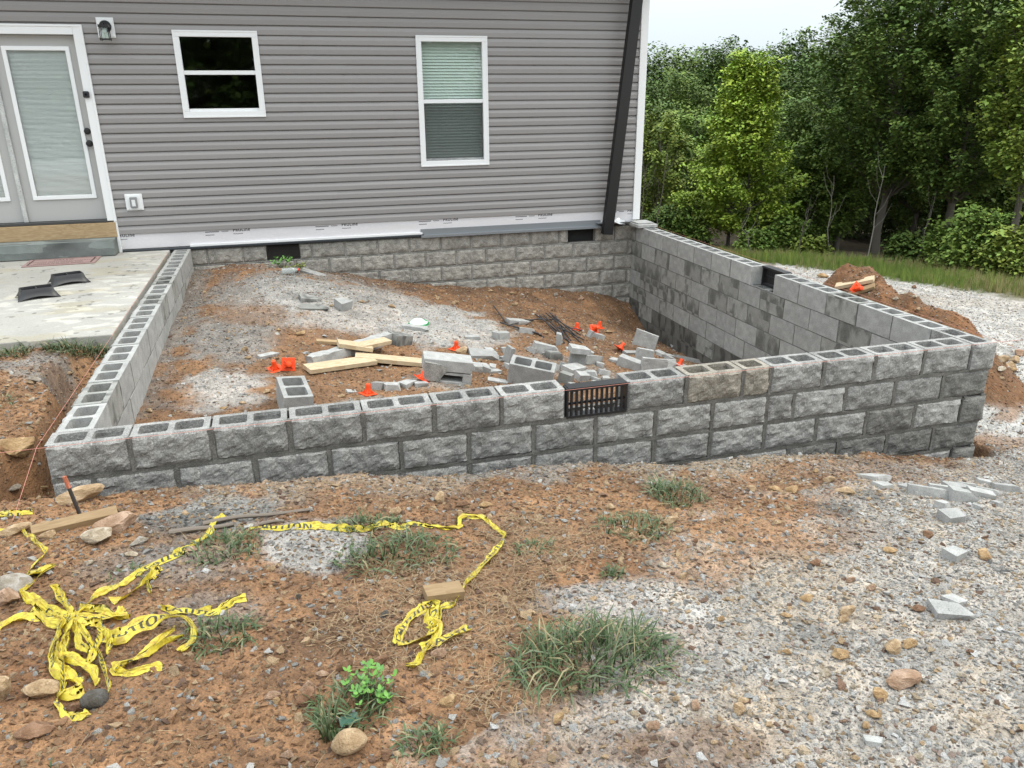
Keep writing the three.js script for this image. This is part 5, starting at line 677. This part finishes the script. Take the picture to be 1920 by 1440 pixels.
{ // dry straw
  const P = new THREE.BufferGeometry(); P.setAttribute('position', new THREE.Float32BufferAttribute([-0.5, 0, -0.02, -0.5, 0, 0.02, 0, 0.09, -0.018, 0, 0.09, 0.018, 0.5, 0, 0], 3)); P.setIndex([0, 1, 2, 1, 3, 2, 2, 3, 4]); P.computeVertexNormals();
  const r = rng(55), L = []; for (let i = 0; i < 95000; i++) { const x = lerp(-1, 5.5, r()), z = lerp(5.95, 8.9, r()), q = zone(x, z); if (r() > q.straw * 0.8 + 0.02 * (1 - q.g)) continue; const y = H(x, z); if (!inView(x, y, z, 60)) continue; L.push([x, y + 0.004 + r() * 0.008, z, 0.02 + r() * 0.07, r() * 6.28, (r() - 0.5) * 0.5, 0.7 + r() * 0.6]); }
  const im = new THREE.InstancedMesh(P, std([1, 1, 1], 0.9, { side: THREE.DoubleSide }), L.length), d = new THREE.Object3D(), c = new THREE.Color(); L.forEach(([x, y, z, s, a, b, k], i) => { d.position.set(x, y, z); d.rotation.set(b * 0.5, a, b); d.scale.set(s, s * 0.8, 0.055); d.updateMatrix(); im.setMatrixAt(i, d.matrix); im.setColorAt(i, c.setRGB(0.27 * k, 0.19 * k, 0.11 * k)); }); im.name = 'straw'; im.userData.kind = 'stuff'; tag(im, 'dry straw strewn over the brown soil', 'straw'); shade(im); scene.add(im); console.log('straw', L.length);
}

// ---------------------------------------------------------------- grass tufts and weeds
const bladeMats = [[0.045, 0.08, 0.025], [0.07, 0.11, 0.037], [0.13, 0.16, 0.085], [0.25, 0.21, 0.11]].map(c => std(c, 0.6, { side: THREE.DoubleSide }));
function bladesGeo(n, rx, rz, len, seed, spread, wd, cx, cz) {
  const r = rng(seed), pos = [], idx = []; let o = 0;
  for (let i = 0; i < n; i++) { const a = r() * 6.283, q = Math.sqrt(r()), x0 = cx + Math.cos(a) * q * rx, z0 = cz + Math.sin(a) * q * rz, y0 = H(x0, z0) - 0.005, dir = a + (r() - 0.5) * 4.6, l = len * (0.45 + r() * 0.75) * (1.1 - 0.4 * q), lean = spread * (0.35 + r() * 0.9) * (0.5 + 0.6 * q), w = wd * (0.6 + r() * 0.7), dx = Math.cos(dir), dz = Math.sin(dir), tw = r() * 1.2 - 0.6;
    for (let s = 0; s <= 3; s++) { const t = s / 3, out = l * Math.sin(Math.min(1.5, lean * t)) * t ** 0.8, hgt = l * t * Math.cos(Math.min(1.45, lean * t * 1.05)), ww = w * (s === 3 ? 0.05 : 1 - 0.25 * t); const sx = -dz * Math.cos(tw), sz = dx * Math.cos(tw), sy = Math.sin(tw); const X = x0 + dx * out, Z = z0 + dz * out, Y = Math.max(y0 + hgt, y0); pos.push(X + sx * ww, Y + sy * ww, Z + sz * ww, X - sx * ww, Y - sy * ww, Z - sz * ww); if (s < 3) { const k = o + s * 2; idx.push(k, k + 1, k + 2, k + 1, k + 3, k + 2); } } o += 8; }
  const g = new THREE.BufferGeometry(); g.setAttribute('position', new THREE.Float32BufferAttribute(pos, 3)); g.setIndex(idx); g.computeVertexNormals(); return g;
}
function tuft(px, py, rxp, ryp, n, len, label, seed, o = {}) { const c = ground(px, py), s = scaleAt(c), t = thing('grass_tuft', label, 'grass'), rx = rxp * s, rz = Math.abs(ground(px, py + ryp).z - c.z); [0, 1, 2, 3].forEach(k => part('blades', bladesGeo(Math.round(n * [0.4, 0.3, 0.2, 0.1][k]), rx, rz, len, seed * 10 + k, o.spread ?? 1.5, o.wd ?? 0.003, c.x, c.z), bladeMats[k], t)); return t; }
tuft(1110, 1240, 150, 66, 620, 0.17, 'large dark green grass clump on the edge of the gravel', 1);
tuft(745, 1040, 115, 42, 420, 0.10, 'spreading grass patch below the caution tape by pale powder', 2); tuft(690, 985, 60, 14, 160, 0.1, 'grass growing behind the caution tape', 3);
tuft(1265, 930, 50, 26, 260, 0.12, 'green grass clump near the front wall beside rusty soil', 4); tuft(1190, 990, 70, 30, 240, 0.09, 'thin grass growing between tan stones', 5); tuft(1148, 1080, 20, 8, 60, 0.07, 'little pale grass sprig on whitish grit', 6); tuft(420, 1030, 70, 26, 230, 0.09, 'grass patch beside the trailing tape end and sticks', 7); tuft(415, 1190, 60, 36, 190, 0.09, 'grass beside the loose yellow tape fold', 8);
tuft(660, 1330, 70, 45, 230, 0.09, 'straggly weeds around the stones and leafy plant', 9, { spread: 1.3 }); tuft(800, 1395, 50, 24, 120, 0.08, 'sparse grass on gravel beside the smooth tan stone', 10); tuft(1380, 848, 40, 8, 90, 0.16, 'wispy grass growing against the front wall', 11); tuft(1000, 1030, 40, 14, 70, 0.07, 'short pale grass in the straw', 12); tuft(620, 1385, 14, 10, 24, 0.16, 'few tall grass blades left of the smooth tan stone', 13, { spread: 0.5, wd: 0.004 });
tuft(150, 660, 55, 12, 420, 0.13, 'lush grass along the patio edge beside the wall', 14); tuft(20, 665, 30, 6, 160, 0.09, 'grass along the patio edge away from the wall', 15); tuft(52, 655, 14, 4, 50, 0.11, 'small grass sprig at the patio edge', 16); tuft(95, 1440, 0.1, 0.1, 4, 0.05, 'tiny grass blades at the soil edge', 17); tuft(240, 1075, 40, 12, 30, 0.06, 'scattered grass wisps on grey soil', 18); tuft(10, 755, 14, 8, 40, 0.07, 'small weed by the spoil left of the wall', 19);
const leafShape = (() => { const s = new THREE.Shape(); s.moveTo(0, 0); s.quadraticCurveTo(0.42, 0.25, 0.3, 0.62); s.quadraticCurveTo(0.18, 0.9, 0, 1); s.quadraticCurveTo(-0.18, 0.9, -0.3, 0.62); s.quadraticCurveTo(-0.42, 0.25, 0, 0); const g = new THREE.ShapeGeometry(s, 4), p = g.attributes.position; for (let i = 0; i < p.count; i++) p.setZ(i, -0.18 * p.getY(i) ** 2 + 0.12 * Math.abs(p.getX(i))); g.computeVertexNormals(); return g; })();
function leafyPlant(px, py, n, spread, h, size, mat, label, seed) { const c = ground(px, py), t = thing('weed_plant', label, 'weed'), r = rng(seed), st = []; t.position.copy(c); for (let i = 0; i < n; i++) { const a = r() * 6.28, d = spread * Math.sqrt(r()), hh = h * (0.4 + 0.6 * r()), tip = V(Math.cos(a) * d, hh, Math.sin(a) * d); st.push(tube([V(tip.x * 0.2, -0.01, tip.z * 0.2), V(tip.x * 0.5, hh * 0.6, tip.z * 0.5), tip], 0.0016, 0.001, 4)); for (let k = 0; k < 3; k++) { const m = part('leaf', leafShape, mat[Math.floor(r() * mat.length)], t); m.position.copy(tip); m.rotation.order = 'YXZ'; m.rotation.set(0.9 + r() * 0.6, a + k * 2.1 + r(), 0); m.scale.setScalar(size * (0.7 + 0.5 * r())); } } part('stems', merge(st), bladeMats[1], t); }
const weedG = [[0.13, 0.30, 0.045], [0.10, 0.24, 0.05]].map(c => std(c, 0.55, { side: THREE.DoubleSide })), weedY = [[0.17, 0.19, 0.04], [0.11, 0.13, 0.04]].map(c => std(c, 0.6, { side: THREE.DoubleSide }));
leafyPlant(690, 1305, 44, 0.10, 0.075, 0.019, weedG, 'bright green leafy weed near the smooth tan stone', 1); leafyPlant(530, 502, 22, 0.13, 0.12, 0.04, weedG, 'small green weed at the foot of the house wall', 2); leafyPlant(555, 510, 20, 0.14, 0.08, 0.04, weedY, 'yellowing weed beside the crushed bottle', 3); leafyPlant(782, 527, 6, 0.07, 0.06, 0.045, weedG, 'tiny green sprout in the dirt below the house', 4);
{ const g = new THREE.PlaneGeometry(0.06, 0.035, 8, 5), p = g.attributes.position; for (let i = 0; i < p.count; i++) p.setZ(i, 0.02 * fbm(p.getX(i) * 40, p.getY(i) * 40, 4, 3)); g.rotateX(-1.2); g.computeVertexNormals(); const m = single('plastic_scrap', g, std([0.03, 0.10, 0.06], 0.5, { side: THREE.DoubleSide }), 'dark green plastic scrap in the weeds above the smooth tan stone', 'litter'); restMesh(m, 655, 1358, 0.2, -0.012, 0.05); }

// ---------------------------------------------------------------- trees
function clumpGeo(leaf, n, rad, seed, droop) { const r = rng(seed), pos = [], idx = []; let o = 0; for (let i = 0; i < n; i++) { const c = V(r() - 0.5, (r() - 0.5) * 0.7, r() - 0.5).multiplyScalar(2 * rad), a = r() * 6.28, l = leaf * (0.7 + 0.6 * r()), w = l * 0.36, d = V(Math.cos(a), -droop - 0.4 * r(), Math.sin(a)).normalize(), s = V(-Math.sin(a), (r() - 0.5) * 0.8, Math.cos(a)).normalize(); const m = c.clone().addScaledVector(d, l * 0.45); m.y += l * 0.1; const e = c.clone().addScaledVector(d, l); pos.push(...c.toArray(), ...m.clone().addScaledVector(s, w).toArray(), ...e.toArray(), ...m.clone().addScaledVector(s, -w).toArray()); idx.push(o, o + 1, o + 2, o, o + 2, o + 3); o += 4; } const g = new THREE.BufferGeometry(); g.setAttribute('position', new THREE.Float32BufferAttribute(pos, 3)); g.setIndex(idx); g.computeVertexNormals(); return g; }
const clumps = { near: clumpGeo(0.085, 12, 0.16, 3, 0.25), mid: clumpGeo(0.12, 12, 0.24, 4, 0.3), far: clumpGeo(0.3, 12, 0.6, 5, 0.2) };
const leafMats = new Map(); function leafMat(c) { const k = c.join(); if (!leafMats.has(k)) leafMats.set(k, phys(c, 0.6, { side: THREE.DoubleSide, specularIntensity: 0.28 })); return leafMats.get(k); }
const GRP = 'trees of the wood beyond the drive';
function tree(px, dist, topPy, rpx, o) {
  const d = ray(px, 180); d.y = 0; d.normalize(); const x = camera.position.x + d.x * dist, z = camera.position.z + d.z * dist, y0 = H(x, z);
  const tr = ray(px, topPy), top = camera.position.y + tr.y / Math.hypot(tr.x, tr.z) * dist, h = top - y0, R = rpx * dist / FPX / Math.cos(0.25), r = rng(o.seed || Math.round(px * 7 + dist * 13));
  return treeXYZ(x, y0, z, h, R, { ...o, r });
}
function treeXYZ(x, y0, z, h, R, o) {
  const r = o.r, t = thing(o.name || 'tree', o.label, o.cat || 'tree', o.group ?? GRP); t.position.set(x, y0, z); const base = o.base ?? 0.18, stems = o.stems || 1, wood = [], tips = [], kind = o.kind || 'near';
  const rad = f => { const s = o.shape || 'oval'; if (s === 'cone') return R * clamp(1.12 * (1 - f) ** 1.05 + 0.04) * sst(-0.05, 0.18, f); if (s === 'bush') return R * Math.sqrt(clamp(1 - (f * 0.95) ** 2)); return R * Math.sqrt(clamp(1 - (2 * f - 0.9) ** 2 / 1.25)); };
  for (let s = 0; s < stems; s++) { const ox = (r() - 0.5) * 0.25 * stems, oz = (r() - 0.5) * 0.25 * stems, P = []; for (let i = 0; i <= 8; i++) { const f = i / 8; P.push(V(ox * (1 - 0.5 * f) + (r() - 0.5) * 0.05 * h * 0.3 + ox * f * 0.8, -0.2 + f * h * 0.94, oz + (r() - 0.5) * 0.05 * h * 0.3)); } wood.push(tube(P, (o.girth || 0.016) * h / Math.sqrt(stems), 0.012, 7));
    const nl = Math.round((o.limbs || 26) / stems); for (let i = 0; i < nl; i++) { const f = lerp(0.02, 0.97, (i + r()) / nl), hh = h * lerp(base, 1, f), a = i * 2.4 + r() * 0.8, rr = rad(f) * (0.7 + 0.4 * r()), st = P[Math.min(7, Math.floor(hh / h * 8 * 0.86))], e = V(st.x + Math.cos(a) * rr, hh + (o.shape === 'cone' ? -0.02 : 0.12) * rr, st.z + Math.sin(a) * rr), m = st.clone().lerp(e, 0.5); m.y += 0.06 * rr; wood.push(tube([st, m, e], 0.005 * h * (1 - 0.6 * f), 0.004, 4)); const nc = o.sub || 3; for (let k = 0; k < nc; k++) tips.push([st.clone().lerp(e, 0.4 + 0.65 * (k + r() * 0.6) / nc), f]); } }
  part('trunk', merge(wood), o.bark || M.bark, t);
  const n = o.n || 1600, im = new THREE.InstancedMesh(clumps[kind], leafMat(o.col), n), dm = new THREE.Object3D(), c = new THREE.Color(), cs = o.cs || 0.16 * R + 0.1;
  for (let i = 0; i < n; i++) { const [p, f] = tips[Math.floor(r() * tips.length)], g = () => (r() + r() + r() - 1.5) * 1.1; dm.position.set(p.x + g() * cs, p.y + g() * cs * (o.flat || 0.55), p.z + g() * cs); dm.rotation.set((r() - 0.5) * 0.5, r() * 6.28, (r() - 0.5) * 0.5); dm.scale.setScalar((0.55 + 0.9 * r() * r() + 0.2 * r()) * (o.ls || 1)); dm.updateMatrix(); im.setMatrixAt(i, dm.matrix); const k = 0.72 + 0.56 * r(), yl = r(); im.setColorAt(i, c.setRGB(k * (0.9 + 0.25 * yl), k, k * (1.05 - 0.2 * yl))); }
  im.name = 'crown'; im.userData.kind = 'stuff'; shade(im); t.add(im); return t;
}
const G = { maple: [0.29, 0.40, 0.065], olive: [0.19, 0.25, 0.055], mid: [0.15, 0.225, 0.052], deep: [0.115, 0.175, 0.045], dark: [0.115, 0.175, 0.045], bright: [0.19, 0.26, 0.055], ridge: [0.095, 0.15, 0.042] };
// ridge far behind
[[1150, 70, 78, 60], [1215, 62, 84, 50], [1255, 66, 78, 42], [1300, 58, 76, 46], [1340, 44, 66, 44], [1385, 46, 56, 44], [1425, 60, 84, 40], [1462, 40, 60, 44], [1505, 38, 46, 52], [1548, 40, 50, 46], [1600, 42, 58, 56], [1230, 46, 130, 50], [1290, 40, 120, 52], [1440, 34, 110, 56], [1530, 33, 105, 60], [1660, 36, 44, 60], [1740, 38, 40, 70], [1830, 36, 30, 80], [1920, 36, 40, 80], [1235, 34, 185, 50]].forEach(([px, d, top, rp], i) => tree(px, d, top, rp, { label: 'dark green tree on the far wooded slope', col: i % 3 ? G.ridge : G.dark, kind: d > 50 ? 'far' : 'mid', n: d > 50 ? 900 : 2000, base: 0.1, ls: d > 50 ? 0.9 : 1.15, seed: 900 + i, group: 'trees on the far slope', cs: 0.2 * rp * d / FPX + 0.3 }));
// the wood at the edge of the drive
const near = (px, d, top, rp, label, col, o) => tree(px, d, top, rp, { label, col, cs: 0.15, limbs: 60, sub: 5, ...o });
near(1385, 19.0, 84, 108, 'bright green young maple standing in front of the darker wood', G.maple, { shape: 'cone', n: 4200, base: 0.12, stems: 3, limbs: 84, sub: 5, flat: 0.22, seed: 11, cs: 0.17 });
near(1232, 21, 205, 62, 'yellow-green small tree beside the house corner', G.olive, { n: 1300, base: 0.25, stems: 3, limbs: 36, bark: M.barkPale, seed: 12 });
near(1310, 23.5, 200, 66, 'mid green tree left behind the bright maple', G.mid, { n: 1500, base: 0.1, seed: 13 });
near(1530, 22, 165, 76, 'mid green tree right behind the bright maple', G.deep, { n: 2000, base: 0.12, seed: 14 });
near(1612, 20.5, 2, 70, 'slender tall tree rising above the wood', G.deep, { n: 2000, base: 0.15, seed: 15 });
near(1690, 18.6, -80, 140, 'tall spreading dark tree with a visible trunk above the verge', G.deep, { n: 4200, base: 0.3, limbs: 80, seed: 16 });
near(1825, 18.0, -100, 135, 'tall dense dark tree overhanging the verge', G.deep, { n: 4200, base: 0.28, limbs: 80, seed: 17 });
near(1955, 16.5, -40, 80, 'yellow-green tree by the drive', G.bright, { n: 1900, base: 0.38, limbs: 50, seed: 18 });
near(1570, 20.4, 250, 82, 'low mid green tree below the slender tall tree', G.mid, { n: 1800, base: 0.1, seed: 19 });
near(1750, 22, 70, 120, 'dark tree filling the gap between two tall trees', G.dark, { n: 2600, base: 0.2, seed: 20 }); near(1885, 22, 30, 120, 'dark tree deep behind the yellow-green one', G.dark, { n: 2600, base: 0.2, seed: 21 }); near(1470, 25, 165, 70, 'shaded tree deep in the wood behind the maple', G.deep, { n: 1600, base: 0.02, seed: 22 }); near(1250, 28, 250, 60, 'shaded tree deep behind the house corner', G.dark, { n: 1300, base: 0.02, seed: 23 });
near(1660, 25, 200, 110, 'shaded low tree deep in the dark wood', G.dark, { n: 2200, base: 0, seed: 24, cs: 0.3 }); near(1800, 25, 210, 120, 'shaded low tree behind the overhanging branches', G.dark, { n: 2200, base: 0, seed: 25, cs: 0.3 }); near(1930, 22, 220, 90, 'shaded low tree by the bend of the drive', G.dark, { n: 1700, base: 0, seed: 26, cs: 0.3 }); near(1400, 26, 300, 110, 'shaded low tree hidden behind the maple stems', G.dark, { n: 1900, base: 0, seed: 27, cs: 0.3 });
// undergrowth
[[1262, 18.5, 385, 44, G.deep, 'dark shrub by the house corner'], [1315, 18.6, 392, 38, G.mid, 'mid green shrub left of the maple stems'], [1432, 17.6, 432, 30, G.mid, 'small shrub right of the maple stems'], [1488, 18.2, 408, 40, G.mid, 'spreading pale green shrub with a leaning bare stem'], [1560, 17.8, 452, 24, G.olive, 'low yellowish weed shrub on the verge'], [1745, 17.6, 440, 30, G.deep, 'low dark shrub below the tall spreading tree'], [1840, 17.0, 425, 46, G.mid, 'bushy green shrub below the overhanging tree'], [1890, 15.8, 385, 52, G.mid, 'tall leafy shrub beside the drive bend'], [1935, 15.2, 430, 40, G.olive, 'yellowish shrub at the drive bend']].forEach(([px, d, top, rp, col, label], i) => tree(px, d, top, rp, { name: 'shrub', cat: 'shrub', label: label + ' at the edge of the wood', col, shape: 'bush', n: 420, base: 0, girth: 0.012, limbs: 26, sub: 4, cs: 0.11, seed: 300 + i, group: 'shrubs along the verge', ls: 0.95 }));
// bare saplings
[[1206, 16.5, 300, 6], [1445, 17.0, 400, -40], [1530, 17.4, 380, 10], [1672, 17.2, 300, 4], [1770, 17.2, 350, 12], [1590, 18, 320, -4], [1240, 17.5, 260, 8]].forEach(([px, d, top, ln], i) => { const t = ray(px, 180); t.y = 0; t.normalize(); const x = camera.position.x + t.x * d, z = camera.position.z + t.z * d, y0 = H(x, z), tr = ray(px, top), h = camera.position.y + tr.y / Math.hypot(tr.x, tr.z) * d - y0, th = thing('sapling', 'bare thin sapling stem at the edge of the wood', 'sapling', 'bare saplings along the verge'); th.position.set(x, y0, z); const r = rng(i + 5), P = []; for (let k = 0; k <= 8; k++) P.push(V(ln * 0.012 * (k / 8) * h + (r() - 0.5) * 0.07, -0.1 + k / 8 * h, (r() - 0.5) * 0.07)); const g = [tube(P, 0.017, 0.004, 6)]; for (let k = 3; k < 8; k++) { const a = r() * 6.28; g.push(tube([P[k], P[k].clone().add(V(Math.cos(a) * 0.16, 0.2, Math.sin(a) * 0.16)), P[k].clone().add(V(Math.cos(a) * 0.26, 0.5, Math.sin(a) * 0.26))], 0.006, 0.002, 4)); } part('stem', merge(g), i % 2 ? M.barkPale : M.bark, th); });
// trees behind the camera, mirrored in the window glass
[[-5, 25], [-1.5, 27], [2, 25.5], [5, 27], [-8.5, 26], [8.5, 26], [0.2, 29], [-3.5, 30]].forEach(([x, z], i) => treeXYZ(x, H(x, z), z, 8.5 + (i % 3), 3, { r: rng(700 + i), label: 'dark tree across the yard, seen only mirrored in the windows', col: G.dark, kind: 'far', n: 700, base: 0.02, group: 'trees across the yard', cs: 0.8, ls: 1.1 }));

// ---------------------------------------------------------------- verge grass
{ const P = bladesAt(9, 0.10, 0.5), r = rng(66), L = []; for (let i = 0; i < 140000 && L.length < 13000; i++) { const x = lerp(7, 15, r()), z = lerp(-9, 6, r()), v = -side(vergeEdge, x, z); if (v < -0.1 || v > 3 || r() > sst(-0.1, 0.4, v) * sst(3.2, 1.2, v)) continue; const y = H(x, z); if (!inView(x, y, z, 80)) continue; L.push([x, y - 0.02, z, (0.18 + 0.38 * r() * r()) * (0.55 + 0.6 * fbm(x * 1.1, z * 1.1, 8, 2)), r() * 6.28, r()]); }
  const im = new THREE.InstancedMesh(P, phys([1, 1, 1], 0.8, { side: THREE.DoubleSide, specularIntensity: 0.3 }), L.length), d = new THREE.Object3D(), c = new THREE.Color(); L.forEach(([x, y, z, s, a, k], i) => { d.position.set(x, y, z); d.rotation.set(0, a, 0); d.scale.set(s, s * (0.7 + 0.5 * k), s); d.updateMatrix(); im.setMatrixAt(i, d.matrix); const q = hash(i, 3, 3); const dry = fbm(x * 0.9, z * 0.9, 71, 3); im.setColorAt(i, q < 0.02 + (dry - 0.35) * 1.3 ? c.setRGB(0.32, 0.28, 0.13) : c.setRGB(0.14 + 0.08 * k, 0.21 + 0.07 * k, 0.06)); }); im.name = 'verge_grass'; im.userData.kind = 'stuff'; tag(im, 'tall rough grass along the edge of the drive', 'grass'); shade(im); scene.add(im); console.log('verge', L.length);
  function bladesAt(n, rad, h) { const q = rng(12), pos = [], idx = []; let o = 0; for (let i = 0; i < n; i++) { const a = q() * 6.28, x = (q() - 0.5) * 2 * rad, z = (q() - 0.5) * 2 * rad, l = h * (0.5 + 0.7 * q()), ox = Math.cos(a) * l * 0.35 * q(), oz = Math.sin(a) * l * 0.35 * q(), w = 0.009; pos.push(x - Math.sin(a) * w, 0, z + Math.cos(a) * w, x + Math.sin(a) * w, 0, z - Math.cos(a) * w, x + ox * 0.4 - Math.sin(a) * w * 0.8, l * 0.6, z + oz * 0.4 + Math.cos(a) * w * 0.8, x + ox * 0.4 + Math.sin(a) * w * 0.8, l * 0.6, z + oz * 0.4 - Math.cos(a) * w * 0.8, x + ox, l, z + oz); idx.push(o, o + 1, o + 2, o + 1, o + 3, o + 2, o + 2, o + 3, o + 4); o += 5; } const g = new THREE.BufferGeometry(); g.setAttribute('position', new THREE.Float32BufferAttribute(pos, 3)); g.setIndex(idx); g.computeVertexNormals(); return g; }
}

renderer.render(scene, camera);
